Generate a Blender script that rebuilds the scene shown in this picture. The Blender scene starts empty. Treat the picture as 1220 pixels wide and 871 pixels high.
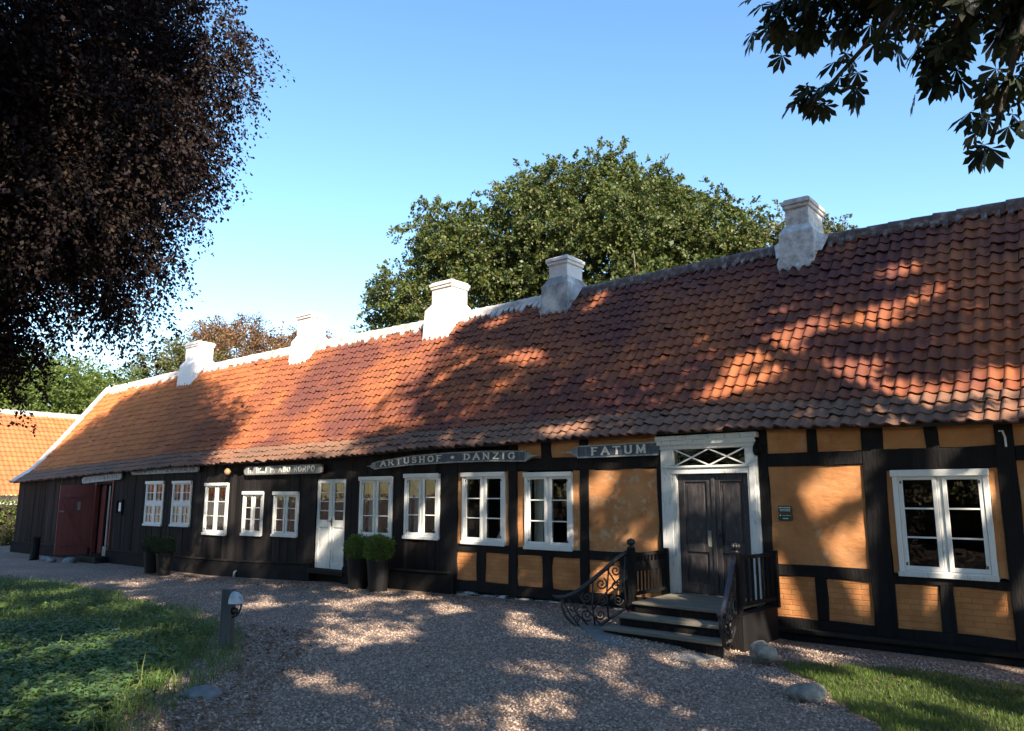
import bpy, math, random
import numpy as np
from mathutils import Vector, noise as mnoise
R = math.radians
rnd = random.Random(7)
scene = bpy.context.scene
col = scene.collection

# ------------------------------------------------------------------ materials
def new_mat(name):
    m = bpy.data.materials.new(name); m.use_nodes = True
    nt = m.node_tree; nt.nodes.clear()
    out = nt.nodes.new('ShaderNodeOutputMaterial')
    return m, nt, out
def N(nt, t, **kw):
    n = nt.nodes.new(t)
    for k, v in kw.items():
        if k.startswith('i_'):
            n.inputs[k[2:].replace('_', ' ')].default_value = v
        else: setattr(n, k, v)
    return n
def L(nt, a, b): nt.links.new(a, b)
def c4(c): return (c[0], c[1], c[2], 1)
def ramp(nt, fac, stops):
    r = N(nt, 'ShaderNodeValToRGB'); e = r.color_ramp.elements
    while len(e) < len(stops): e.new(0.5)
    for el, (p, c) in zip(e, stops): el.position = p; el.color = c4(c)
    L(nt, fac, r.inputs['Fac']); return r.outputs['Color']
def noise(nt, scale, detail=4, rough=.55, vec=None, stretch=None):
    tc = N(nt, 'ShaderNodeTexCoord')
    v = tc.outputs['Object'] if vec is None else vec
    if stretch:
        mp = N(nt, 'ShaderNodeMapping'); mp.inputs['Scale'].default_value = stretch
        L(nt, v, mp.inputs['Vector']); v = mp.outputs['Vector']
    n = N(nt, 'ShaderNodeTexNoise'); n.inputs['Scale'].default_value = scale
    n.inputs['Detail'].default_value = detail; n.inputs['Roughness'].default_value = rough
    L(nt, v, n.inputs['Vector']); return n.outputs['Fac']
def mix(nt, fac, a, b, mode='MIX'):
    m = N(nt, 'ShaderNodeMix', data_type='RGBA', blend_type=mode)
    if isinstance(fac, (int, float)): m.inputs['Factor'].default_value = fac
    else: L(nt, fac, m.inputs['Factor'])
    for s, v in (('A', a), ('B', b)):
        sock = [i for i in m.inputs if i.name == s and i.type == 'RGBA'][0]
        if isinstance(v, tuple): sock.default_value = c4(v)
        else: L(nt, v, sock)
    return [o for o in m.outputs if o.type == 'RGBA'][0]
def mrange(nt, v, a, b, c=0, d=1):
    m = N(nt, 'ShaderNodeMapRange'); 
    for k, x in zip(('From Min', 'From Max', 'To Min', 'To Max'), (a, b, c, d)): m.inputs[k].default_value = x
    L(nt, v, m.inputs['Value']); return m.outputs['Result']
def finish(nt, out, colour, rough=.8, bump=None, bstr=.3, bdist=.01, metal=0, spec=.5):
    p = N(nt, 'ShaderNodeBsdfPrincipled')
    if isinstance(colour, tuple): p.inputs['Base Color'].default_value = c4(colour)
    else: L(nt, colour, p.inputs['Base Color'])
    if isinstance(rough, (int, float)): p.inputs['Roughness'].default_value = rough
    else: L(nt, rough, p.inputs['Roughness'])
    p.inputs['Metallic'].default_value = metal
    p.inputs['Specular IOR Level'].default_value = spec
    if bump is not None:
        b = N(nt, 'ShaderNodeBump'); b.inputs['Strength'].default_value = bstr; b.inputs['Distance'].default_value = bdist
        L(nt, bump, b.inputs['Height']); L(nt, b.outputs['Normal'], p.inputs['Normal'])
    L(nt, p.outputs['BSDF'], out.inputs['Surface']); return p
def simple(name, stops, scale=3, rough=.8, bstr=.3, bscale=None, bdist=.01, stretch=None, metal=0, spec=.5, island=0):
    m, nt, out = new_mat(name)
    f = noise(nt, scale, 6, .6, stretch=stretch)
    c = ramp(nt, f, stops)
    if island:
        g = N(nt, 'ShaderNodeNewGeometry')
        v = mrange(nt, g.outputs['Random Per Island'], 0, 1, 1 - island, 1 + island)
        cc = N(nt, 'ShaderNodeCombineColor'); 
        for k in ('Red', 'Green', 'Blue'): L(nt, v, cc.inputs[k])
        c = mix(nt, 1.0, c, cc.outputs['Color'], 'MULTIPLY')
    b = noise(nt, bscale or scale * 5, 5, .65, stretch=stretch)
    finish(nt, out, c, rough, b, bstr, bdist, metal, spec)
    return m
M = {}
M['tar'] = simple('black_tar', [(.3, (.007, .0065, .007)), (.6, (.012, .011, .0115)), (.8, (.026, .022, .020))], 1.3, .75, .9, 16, .02, (3, 3, .35), spec=.15, island=.25)
M['tar_board'] = simple('tarred_board', [(.3, (.009, .008, .0085)), (.55, (.018, .0155, .0155)), (.78, (.042, .035, .030))], 1.1, .8, .5, 10, .012, (3.5, 3.5, .3), spec=.15, island=.4)
M['plinth'] = simple('tarred_plinth', [(.35, (.006, .006, .007)), (.7, (.014, .013, .013))], 2.0, .8, .6, 6, .02, spec=.15)
M['skirting'] = simple('weathered_skirting', [(.35, (.012, .011, .010)), (.6, (.028, .025, .022)), (.8, (.06, .052, .045))], 2.0, .8, .6, 9, .01, (.35, 3, 3), spec=.15)
M['iron'] = simple('black_iron', [(.3, (.010, .010, .012)), (.7, (.022, .021, .022))], 8, .42, .2, 40, .002)
M['bluerail'] = simple('worn_handrail', [(.3, (.02, .025, .035)), (.7, (.05, .06, .08))], 6, .3, .2, 40, .002)
M['white_lime'] = simple('limewash', [(.30, (.30, .27, .24)), (.46, (.56, .52, .48)), (.7, (.72, .68, .64))], 3, .9, .7, 9, .03)
M['tread'] = simple('weathered_tread', [(.3, (.12, .105, .08)), (.6, (.21, .185, .14)), (.8, (.29, .265, .21))], 2.5, .85, .5, 10, .006, (.6, 5, 5))
M['red'] = simple('oxblood_paint', [(.3, (.13, .025, .02)), (.6, (.17, .033, .027)), (.85, (.25, .055, .04))], 2, .6, .3, 12, .004, (3, 3, .5))
M['dark_room'] = simple('dim_room', [(.3, (.010, .009, .008)), (.7, (.02, .018, .016))], 1, .9, .1, spec=.1)
M['curtain'] = simple('muslin', [(.3, (.55, .54, .5)), (.7, (.7, .69, .66))], 4, .9, .2, 30)
M['ceramic'] = simple('ceramic', [(.3, (.62, .6, .56)), (.7, (.75, .73, .7))], 4, .3, .1)
M['potmat'] = simple('black_planter', [(.3, (.006, .006, .007)), (.7, (.014, .014, .015))], 3, .6, .3, 25, .004, spec=.25)
M['soil'] = simple('soil', [(.3, (.02, .015, .01)), (.7, (.05, .035, .025))], 12, .95, .8)
M['green_plate'] = simple('green_enamel', [(.3, (.008, .03, .018)), (.7, (.014, .045, .028))], 3, .35, .05)
M['pale_mark'] = simple('pale_lettering', [(.3, (.70, .70, .66)), (.7, (.82, .81, .77))], 20, .6, .1)
M['gold_mark'] = simple('ochre_lettering', [(.3, (.45, .3, .1)), (.7, (.6, .42, .16))], 20, .6, .1)
M['grey_post'] = simple('grey_post', [(.3, (.035, .04, .042)), (.55, (.075, .08, .08)), (.8, (.14, .14, .135))], 2.6, .7, .4, 12, .006, (3, 3, .5))
M['lamp_dome'] = simple('scuffed_lamp_dome', [(.3, (.16, .21, .25)), (.5, (.38, .44, .47)), (.75, (.58, .61, .62))], 9, .35, .1)
M['boulder'] = simple('boulder', [(.3, (.09, .09, .08)), (.45, (.20, .19, .165)), (.6, (.30, .285, .25)), (.75, (.42, .40, .36))], 9, .9, .9, 30, .02)
M['slate_stone'] = simple('slate_stone', [(.25, (.07, .08, .085)), (.5, (.16, .18, .19)), (.75, (.28, .29, .29))], 6, .8, .8, 15, .02)
M['slab'] = simple('stone_slab', [(.25, (.10, .105, .105)), (.6, (.17, .175, .17)), (.8, (.26, .25, .22))], 2.2, .85, .5, 18, .008)
M['bark'] = simple('bark', [(.3, (.05, .042, .035)), (.6, (.12, .1, .085)), (.8, (.2, .18, .16))], 2, .9, .9, 8, .04, (3, 3, .6))
M['bark_pale'] = simple('bark_pale', [(.3, (.14, .125, .10)), (.6, (.26, .24, .2)), (.8, (.36, .33, .29))], 2, .9, .9, 8, .03, (3, 3, .6))
M['soffit'] = simple('eaves_board', [(.3, (.014, .013, .013)), (.7, (.032, .027, .025))], 1.5, .85, .4, 10, .01, (.4, 3, 3))
M['ridge_grey'] = simple('mortared_ridge', [(.3, (.085, .06, .055)), (.52, (.15, .11, .10)), (.66, (.32, .29, .27)), (.8, (.52, .49, .46))], 6.5, .9, .7, 14, .02)

def plaster():
    m, nt, out = new_mat('ochre_plaster')
    a = ramp(nt, noise(nt, 1.3, 8, .68), [(.28, (.37, .155, .062)), (.5, (.50, .225, .09)), (.72, (.60, .32, .155))])
    b = ramp(nt, noise(nt, 5.5, 6, .65), [(.53, (0, 0, 0)), (.66, (1, 1, 1))])
    b2 = ramp(nt, noise(nt, .8, 2, .5), [(.48, (0, 0, 0)), (.62, (1, 1, 1))])
    f = N(nt, 'ShaderNodeMath', operation='MULTIPLY'); L(nt, b, f.inputs[0]); L(nt, b2, f.inputs[1])
    f2 = N(nt, 'ShaderNodeMath', operation='MULTIPLY'); L(nt, f.outputs[0], f2.inputs[0]); f2.inputs[1].default_value = .75
    a = mix(nt, f2.outputs[0], a, (.58, .45, .30))
    dk = ramp(nt, noise(nt, 2.2, 4, .6), [(.55, (1, 1, 1)), (.75, (.72, .66, .6))])
    a = mix(nt, 1.0, a, dk, 'MULTIPLY')
    finish(nt, out, a, .92, noise(nt, 5, 8, .62, stretch=(1, 1, 2.2)), .55, .035, spec=.2)
    return m
M['plaster'] = plaster()
def brick_plaster():
    m, nt, out = new_mat('limewashed_brick_infill')
    tc = N(nt, 'ShaderNodeTexCoord'); sx = N(nt, 'ShaderNodeSeparateXYZ'); L(nt, tc.outputs['Object'], sx.inputs[0])
    cb = N(nt, 'ShaderNodeCombineXYZ'); L(nt, sx.outputs['X'], cb.inputs['X']); L(nt, sx.outputs['Z'], cb.inputs['Y'])
    br = N(nt, 'ShaderNodeTexBrick'); L(nt, cb.outputs[0], br.inputs['Vector'])
    br.inputs['Color1'].default_value = c4((.48, .205, .08)); br.inputs['Color2'].default_value = c4((.56, .265, .10)); br.inputs['Mortar'].default_value = c4((.44, .20, .09))
    for k, v in (('Scale', 1), ('Mortar Size', .008), ('Brick Width', .24), ('Row Height', .072), ('Mortar Smooth', .6)): br.inputs[k].default_value = v
    dk = ramp(nt, noise(nt, 2.5, 5, .6), [(.35, (1.05, 1.05, 1.05)), (.75, (.72, .66, .6))])
    a = mix(nt, 1.0, br.outputs['Color'], dk, 'MULTIPLY')
    ht = N(nt, 'ShaderNodeMath', operation='SUBTRACT'); L(nt, noise(nt, 9, 5, .6), ht.inputs[0]); L(nt, br.outputs['Fac'], ht.inputs[1])
    finish(nt, out, a, .92, ht.outputs[0], .5, .02, spec=.2)
    return m
M['brick_infill'] = brick_plaster()
def white_paint(name, base, worn, lo=.58, hi=.70, rough=.55):
    m, nt, out = new_mat(name)
    f = noise(nt, 9, 6, .7, stretch=(2, 2, .5))
    a = ramp(nt, f, [(.3, tuple(x * .92 for x in base)), (lo, base), (hi, worn)])
    finish(nt, out, a, rough, noise(nt, 14, 5, .6, stretch=(2, 2, .4)), .35, .004)
    return m
M['white'] = white_paint('white_paint', (.78, .78, .75), (.5, .48, .43), .62, .76)
M['white_worn'] = white_paint('worn_white_paint', (.70, .71, .69), (.36, .35, .32), .55, .68)
M['board_blue'] = white_paint('blue_grey_board', (.07, .095, .13), (.26, .28, .29), .54, .74, .7)
M['board_silver'] = white_paint('silvered_board', (.26, .28, .30), (.55, .55, .52), .45, .7, .75)
M['board_pale'] = white_paint('grey_white_board', (.23, .23, .225), (.46, .45, .43), .5, .7, .75)
M['dark_door'] = white_paint('aged_dark_door', (.030, .027, .030), (.12, .095, .09), .50, .76, .5)
M['grey_wood'] = white_paint('greyed_wood', (.26, .24, .21), (.13, .11, .1), .5, .7, .8)

def glass_mat():
    m, nt, out = new_mat('window_glass')
    t = N(nt, 'ShaderNodeBsdfTransparent'); t.inputs['Color'].default_value = (.86, .9, .88, 1)
    g = N(nt, 'ShaderNodeBsdfGlossy'); g.inputs['Roughness'].default_value = .03
    b = N(nt, 'ShaderNodeBump'); b.inputs['Strength'].default_value = .12; b.inputs['Distance'].default_value = .02
    L(nt, noise(nt, 5, 2, .5), b.inputs['Height']); L(nt, b.outputs['Normal'], g.inputs['Normal'])
    f = N(nt, 'ShaderNodeFresnel'); f.inputs['IOR'].default_value = 1.55
    ms = N(nt, 'ShaderNodeMixShader'); L(nt, f.outputs[0], ms.inputs[0]); L(nt, t.outputs[0], ms.inputs[1]); L(nt, g.outputs[0], ms.inputs[2])
    L(nt, ms.outputs[0], out.inputs['Surface']); return m
M['glass'] = glass_mat()

def tile_mat(name, warm, weather, grey, gx=None):
    """clay pantiles: each tile a little different, patches of algae, weathered browner towards the right end, its shade partly in the colour"""
    m, nt, out = new_mat(name)
    g = N(nt, 'ShaderNodeNewGeometry')
    a = ramp(nt, g.outputs['Random Per Island'], [(0, tuple(x * .80 for x in warm)), (.35, warm), (.7, tuple(x * y for x, y in zip(warm, (1.1, 1.12, 1.14)))), (1, tuple(x * y for x, y in zip(warm, (.9, .8, .75))))])
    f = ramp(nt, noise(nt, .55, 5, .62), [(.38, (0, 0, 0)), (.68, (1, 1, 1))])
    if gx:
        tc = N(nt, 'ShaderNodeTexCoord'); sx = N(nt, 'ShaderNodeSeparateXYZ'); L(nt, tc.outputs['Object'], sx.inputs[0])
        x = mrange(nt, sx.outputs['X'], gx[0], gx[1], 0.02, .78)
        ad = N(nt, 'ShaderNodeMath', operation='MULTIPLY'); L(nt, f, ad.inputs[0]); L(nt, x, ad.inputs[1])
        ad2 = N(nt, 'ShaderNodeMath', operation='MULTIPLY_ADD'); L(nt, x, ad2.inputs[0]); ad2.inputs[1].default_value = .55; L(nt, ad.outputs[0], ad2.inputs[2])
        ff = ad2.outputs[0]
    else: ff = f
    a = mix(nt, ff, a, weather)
    sp = ramp(nt, noise(nt, 16, 5, .7), [(.56, (0, 0, 0)), (.72, (1, 1, 1))])
    sm = N(nt, 'ShaderNodeMath', operation='MULTIPLY'); L(nt, sp, sm.inputs[0]); sm.inputs[1].default_value = .35
    a = mix(nt, sm.outputs[0], a, grey)
    finish(nt, out, a, .78, noise(nt, 30, 4, .6), .25, .006, spec=.35)
    return m
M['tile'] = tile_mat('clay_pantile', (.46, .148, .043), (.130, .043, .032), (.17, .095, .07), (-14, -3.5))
M['tile_old'] = tile_mat('lichened_pantile', (.25, .12, .072), (.16, .095, .065), (.28, .21, .15))
M['tile_far'] = tile_mat('neighbour_pantile', (.47, .165, .055), (.40, .14, .055), (.4, .22, .12))

def leaf_mat(name, cols, trans, tw=.35, rough=.5, spec=.4):
    m, nt, out = new_mat(name)
    g = N(nt, 'ShaderNodeNewGeometry')
    st = [(i / (len(cols) - 1), c) for i, c in enumerate(cols)]
    a = ramp(nt, g.outputs['Random Per Island'], st)
    nn = ramp(nt, noise(nt, .35, 3, .6), [(.35, (.8, .8, .82)), (.65, (1.2, 1.18, 1.0))])
    a = mix(nt, 1.0, a, nn, 'MULTIPLY')
    p = N(nt, 'ShaderNodeBsdfPrincipled'); L(nt, a, p.inputs['Base Color']); p.inputs['Roughness'].default_value = rough; p.inputs['Specular IOR Level'].default_value = spec
    t = N(nt, 'ShaderNodeBsdfTranslucent'); t.inputs['Color'].default_value = c4(trans)
    ms = N(nt, 'ShaderNodeMixShader'); ms.inputs[0].default_value = tw
    L(nt, p.outputs[0], ms.inputs[1]); L(nt, t.outputs[0], ms.inputs[2]); L(nt, ms.outputs[0], out.inputs['Surface'])
    return m
M['beech'] = leaf_mat('copper_beech_leaf', [(.012, .010, .016), (.018, .013, .018), (.026, .016, .018), (.026, .022, .016), (.045, .028, .022)], (.05, .018, .015), .12, .65, .15)
M['chestnut'] = leaf_mat('chestnut_leaf', [(.012, .022, .013), (.020, .032, .014), (.03, .045, .016)], (.04, .06, .016), .12)
M['lime'] = leaf_mat('lime_leaf', [(.034, .060, .020), (.068, .098, .026), (.105, .135, .036), (.135, .125, .038), (.052, .085, .025)], (.10, .14, .03), .25)
M['bush'] = leaf_mat('bush_leaf', [(.08, .125, .026), (.12, .17, .036), (.16, .20, .05)], (.18, .25, .05), .3)
M['olive'] = leaf_mat('olive_leaf', [(.075, .095, .028), (.11, .12, .036), (.14, .115, .042)], (.12, .12, .03), .25)
M['rust'] = leaf_mat('rusty_leaf', [(.13, .065, .035), (.18, .09, .045), (.13, .09, .04), (.21, .11, .055)], (.15, .08, .03), .2)
M['box'] = leaf_mat('box_leaf', [(.07, .125, .02), (.11, .18, .028), (.16, .22, .04)], (.18, .26, .04), .3)
M['box_dark'] = leaf_mat('dark_box_leaf', [(.02, .04, .012), (.035, .06, .016), (.05, .075, .022)], (.06, .09, .02), .25)
M['grass'] = leaf_mat('meadow_grass', [(.06, .125, .04), (.09, .165, .045), (.13, .20, .055), (.18, .215, .08)], (.15, .22, .04), .35)
M['herb'] = leaf_mat('ground_elder', [(.07, .15, .06), (.10, .19, .075), (.15, .24, .09)], (.10, .18, .05), .3)
M['mown'] = leaf_mat('mown_grass', [(.065, .12, .022), (.095, .155, .03), (.14, .185, .045)], (.15, .2, .03), .35)
M['litter'] = leaf_mat('dead_leaf', [(.12, .06, .03), (.2, .11, .05), (.09, .045, .03), (.25, .16, .08)], (.15, .07, .03), .1, .8)
M['hedge'] = M['bush']

def gravel():
    m, nt, out = new_mat('gravel')
    tc = N(nt, 'ShaderNodeTexCoord')
    v = N(nt, 'ShaderNodeTexVoronoi'); v.inputs['Scale'].default_value = 38; L(nt, tc.outputs['Object'], v.inputs['Vector'])
    s = N(nt, 'ShaderNodeSeparateColor'); L(nt, v.outputs['Color'], s.inputs[0])
    a = ramp(nt, s.outputs['Red'], [(0, (.155, .115, .10)), (.3, (.30, .22, .178)), (.6, (.42, .305, .24)), (.85, (.38, .31, .26)), (1, (.52, .44, .37))])
    d = ramp(nt, v.outputs['Distance'], [(.0, (1.1, 1.1, 1.1)), (.75, (.55, .52, .5))])
    a = mix(nt, .8, a, d, 'MULTIPLY')
    big = ramp(nt, noise(nt, .5, 5, .6), [(.35, (.82, .79, .77)), (.65, (1.12, 1.1, 1.06))])
    a = mix(nt, 1.0, a, big, 'MULTIPLY')
    dirt = ramp(nt, noise(nt, 1.1, 6, .7), [(.56, (0, 0, 0)), (.74, (1, 1, 1))])
    dm = N(nt, 'ShaderNodeMath', operation='MULTIPLY'); L(nt, dirt, dm.inputs[0]); dm.inputs[1].default_value = .45
    a = mix(nt, dm.outputs[0], a, (.10, .07, .05))
    h = N(nt, 'ShaderNodeMath', operation='SUBTRACT'); h.inputs[0].default_value = 1; L(nt, v.outputs['Distance'], h.inputs[1])
    finish(nt, out, a, .9, h.outputs[0], .9, .025, spec=.25)
    return m
M['gravel'] = gravel()
M['pebble'] = simple('pebble', [(.3, (.23, .17, .14)), (.5, (.38, .285, .23)), (.75, (.52, .43, .355))], 40, .85, .2, 60, .004, island=.45)
def patchy_stone():
    m, nt, out = new_mat('patchy_whitewashed_stone')
    f = noise(nt, 3.2, 5, .65)
    a = ramp(nt, f, [(.44, (.018, .018, .02)), (.5, (.35, .35, .35)), (.62, (.62, .61, .58))])
    finish(nt, out, a, .9, noise(nt, 8, 5, .6), .8, .03); return m
M['patchy'] = patchy_stone()
def chimney_mat(name, lo, hi):
    m, nt, out = new_mat(name)
    f = noise(nt, 7, 6, .68)
    a = ramp(nt, f, [(lo, (.16, .15, .15)), (lo + .05, (.42, .405, .39)), (hi, (.74, .72, .69))])
    finish(nt, out, a, .92, f, .9, .04); return m
M['chim_white'] = chimney_mat('whitewashed_chimney', .05, .16)
M['chim_old'] = chimney_mat('flaking_chimney', .30, .60)
M['chim_soot'] = simple('sooty_mortar', [(.3, (.14, .14, .14)), (.48, (.34, .33, .32)), (.62, (.66, .64, .61)), (.8, (.76, .74, .71))], 2.4, .92, .9, 8, .04, (1, 1, .6))

# ------------------------------------------------------------------ mesh helpers
class MB:
    def __init__(s): s.v = []; s.f = []; s.mi = []
    def add(s, verts, faces, mi=0):
        o = len(s.v); s.v += [tuple(p) for p in verts]
        s.f += [tuple(i + o for i in f) for f in faces]; s.mi += [mi] * len(faces)
    def box(s, x0, x1, y0, y1, z0, z1, mi=0, j=0.0):
        vs = [(x, y, z) for z in (z0, z1) for y in (y0, y1) for x in (x0, x1)]
        if j: vs = [(x + rnd.uniform(-j, j), y + rnd.uniform(-j, j) * .3, z + rnd.uniform(-j, j)) for x, y, z in vs]
        s.add(vs, [(0, 2, 3, 1), (4, 5, 7, 6), (0, 1, 5, 4), (2, 6, 7, 3), (0, 4, 6, 2), (1, 3, 7, 5)], mi)
        return s
    def bar(s, p, q, w, d, up=(0, 0, 1), mi=0):
        p = Vector(p); q = Vector(q); t = (q - p).normalized(); u = Vector(up)
        a = t.cross(u)
        if a.length < 1e-4: a = t.cross(Vector((0, 1, 0)))
        a.normalize(); b = a.cross(t).normalized()
        vs = []
        for c in (p, q):
            for sa, sb in ((-1, -1), (1, -1), (1, 1), (-1, 1)): vs.append(c + a * w / 2 * sa + b * d / 2 * sb)
        s.add(vs, [(3, 2, 1, 0), (4, 5, 6, 7), (0, 1, 5, 4), (1, 2, 6, 5), (2, 3, 7, 6), (3, 0, 4, 7)], mi); return s
    def tube(s, pts, r, n=8, mi=0):
        pts = [Vector(p) for p in pts]; rs = r if isinstance(r, (list, tuple)) else [r] * len(pts)
        t0 = (pts[1] - pts[0]).normalized()
        a = t0.cross(Vector((0, 0, 1)))
        if a.length < .05: a = t0.cross(Vector((0, 1, 0)))
        a.normalize(); vs = []; fs = []
        for i, p in enumerate(pts):
            t = (pts[min(i + 1, len(pts) - 1)] - pts[max(i - 1, 0)]).normalized()
            a = (a - t * a.dot(t)).normalized(); b = t.cross(a)
            for k in range(n):
                an = 2 * math.pi * k / n; vs.append(p + (a * math.cos(an) + b * math.sin(an)) * rs[i])
        for i in range(len(pts) - 1):
            for k in range(n): fs.append((i * n + k, i * n + (k + 1) % n, (i + 1) * n + (k + 1) % n, (i + 1) * n + k))
        fs.append(tuple(range(n - 1, -1, -1))); fs.append(tuple(range((len(pts) - 1) * n, len(pts) * n)))
        s.add(vs, fs, mi); return s
    def lathe(s, c, prof, n=16, sq=None, mi=0):
        vs = []; fs = []
        for r, z in prof:
            for k in range(n):
                an = 2 * math.pi * (k + .5) / n; vs.append((c[0] + r * math.cos(an), c[1] + r * math.sin(an), c[2] + z))
        for i in range(len(prof) - 1):
            for k in range(n): fs.append((i * n + k, i * n + (k + 1) % n, (i + 1) * n + (k + 1) % n, (i + 1) * n + k))
        fs.append(tuple(range(n - 1, -1, -1))); fs.append(tuple(range((len(prof) - 1) * n, len(prof) * n)))
        s.add(vs, fs, mi); return s
    def poly(s, pts, y0, y1, mi=0):
        """outline in x,z extruded from y0 (front) to y1"""
        n = len(pts); vs = [(x, y0, z) for x, z in pts] + [(x, y1, z) for x, z in pts]
        fs = [tuple(range(n)), tuple(range(2 * n - 1, n - 1, -1))] + [(i, i + n, (i + 1) % n + n, (i + 1) % n) for i in range(n)]
        s.add(vs, fs, mi); return s
    def build(s, name, mats, parent=None, bevel=0, smooth=False):
        me = bpy.data.meshes.new(name)
        off = origin(parent)
        me.from_pydata([(x - off[0], y - off[1], z - off[2]) for x, y, z in s.v], [], s.f)
        for m in (mats if isinstance(mats, (list, tuple)) else [mats]): me.materials.append(m)
        me.polygons.foreach_set('material_index', s.mi)
        if smooth: me.polygons.foreach_set('use_smooth', [True] * len(s.f))
        me.update()
        o = bpy.data.objects.new(name, me); col.objects.link(o)
        if parent: o.parent = parent
        if bevel:
            b = o.modifiers.new('bevel', 'BEVEL'); b.width = bevel; b.segments = 1; b.limit_method = 'ANGLE'; b.angle_limit = R(50)
        return o
def origin(p):
    x = Vector((0, 0, 0))
    while p: x += Vector(p.location); p = p.parent
    return x
def np_mesh(name, V, F, mats, parent=None, mi=None, smooth=False, recentre=True):
    """V (n,3), F (m,k) numpy"""
    off = np.array(origin(parent)) if recentre else np.zeros(3)
    V = (V - off).astype(np.float32); m, k = F.shape
    me = bpy.data.meshes.new(name)
    me.vertices.add(len(V)); me.vertices.foreach_set('co', V.ravel())
    me.loops.add(m * k); me.loops.foreach_set('vertex_index', F.astype(np.int32).ravel())
    me.polygons.add(m); me.polygons.foreach_set('loop_start', np.arange(0, m * k, k, dtype=np.int32))
    me.polygons.foreach_set('loop_total', np.full(m, k, dtype=np.int32))
    for q in (mats if isinstance(mats, (list, tuple)) else [mats]): me.materials.append(q)
    if mi is not None: me.polygons.foreach_set('material_index', np.asarray(mi, dtype=np.int32))
    if smooth: me.polygons.foreach_set('use_smooth', np.ones(m, dtype=bool))
    me.update(calc_edges=True); me.validate()
    o = bpy.data.objects.new(name, me); col.objects.link(o)
    if parent: o.parent = parent
    return o
def tag(o, label=None, cat=None, group=None, kind=None):
    for k, v in (('label', label), ('category', cat), ('group', group), ('kind', kind)):
        if v: o[k] = v
    return o
def thing(name, label, cat, loc=(0, 0, 0), group=None):
    o = bpy.data.objects.new(name, None); o.empty_display_size = .2; o.location = loc; col.objects.link(o)
    return tag(o, label, cat, group)
def part_empty(name, loc, parent):
    o = bpy.data.objects.new(name, None); o.empty_display_size = .1; col.objects.link(o)
    o.parent = parent; off = origin(parent); o.location = Vector(loc) - off
    return o
def copy_tree(o, parent=None):
    c = o.copy(); col.objects.link(c)
    if parent: c.parent = parent
    for ch in o.children: copy_tree(ch, c)
    return c

# ------------------------------------------------------------------ camera, light, sky
CAM_H, D = 2.0, 11.35
cd = bpy.data.cameras.new('camera'); cam = bpy.data.objects.new('camera', cd); col.objects.link(cam)
cam.location = (0, 0, CAM_H); cam.rotation_euler = (R(90 + 9.74), 0, R(39.4))
cd.sensor_width = 36; cd.lens = 36 * 900 / 1220; cd.clip_end = 2000; cd.clip_start = .05
scene.camera = cam
AZ, EL = 58.0, 30.0          # sun to the right of the facade's normal, behind the viewer
sdir = Vector((math.sin(R(AZ)) * math.cos(R(EL)), -math.cos(R(AZ)) * math.cos(R(EL)), math.sin(R(EL))))
sl = bpy.data.lights.new('sun', 'SUN'); sl.energy = 5.0; sl.angle = R(.53); sl.color = (1, .86, .68)
so = bpy.data.objects.new('sun', sl); col.objects.link(so); so.location = (20, -20, 30)
so.rotation_euler = sdir.to_track_quat('Z', 'Y').to_euler()
w = bpy.data.worlds.new('World'); scene.world = w; w.use_nodes = True
nt = w.node_tree; nt.nodes.clear()
sky = nt.nodes.new('ShaderNodeTexSky'); sky.sky_type = 'NISHITA'; sky.sun_disc = False
sky.sun_elevation = R(EL); sky.sun_rotation = math.atan2(sdir.x, sdir.y)
sky.air_density = 1.0; sky.dust_density = .1; sky.ozone_density = .35; sky.altitude = 20
bg = nt.nodes.new('ShaderNodeBackground'); bg.inputs['Strength'].default_value = .138
wo = nt.nodes.new('ShaderNodeOutputWorld'); hs = nt.nodes.new('ShaderNodeHueSaturation'); hs.inputs['Saturation'].default_value = 1.22; nt.links.new(sky.outputs[0], hs.inputs['Color']); nt.links.new(hs.outputs[0], bg.inputs[0]); nt.links.new(bg.outputs[0], wo.inputs[0])
scene.view_settings.view_transform = 'Standard'; scene.view_settings.look = 'None'
scene.view_settings.exposure = 1.36; scene.view_settings.gamma = 1.0; scene.view_settings.use_curve_mapping = False
scene.cycles.max_bounces = 6; scene.cycles.transparent_max_bounces = 12; scene.cycles.use_denoising = True
scene.cycles.sample_clamp_indirect = 6

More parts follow.
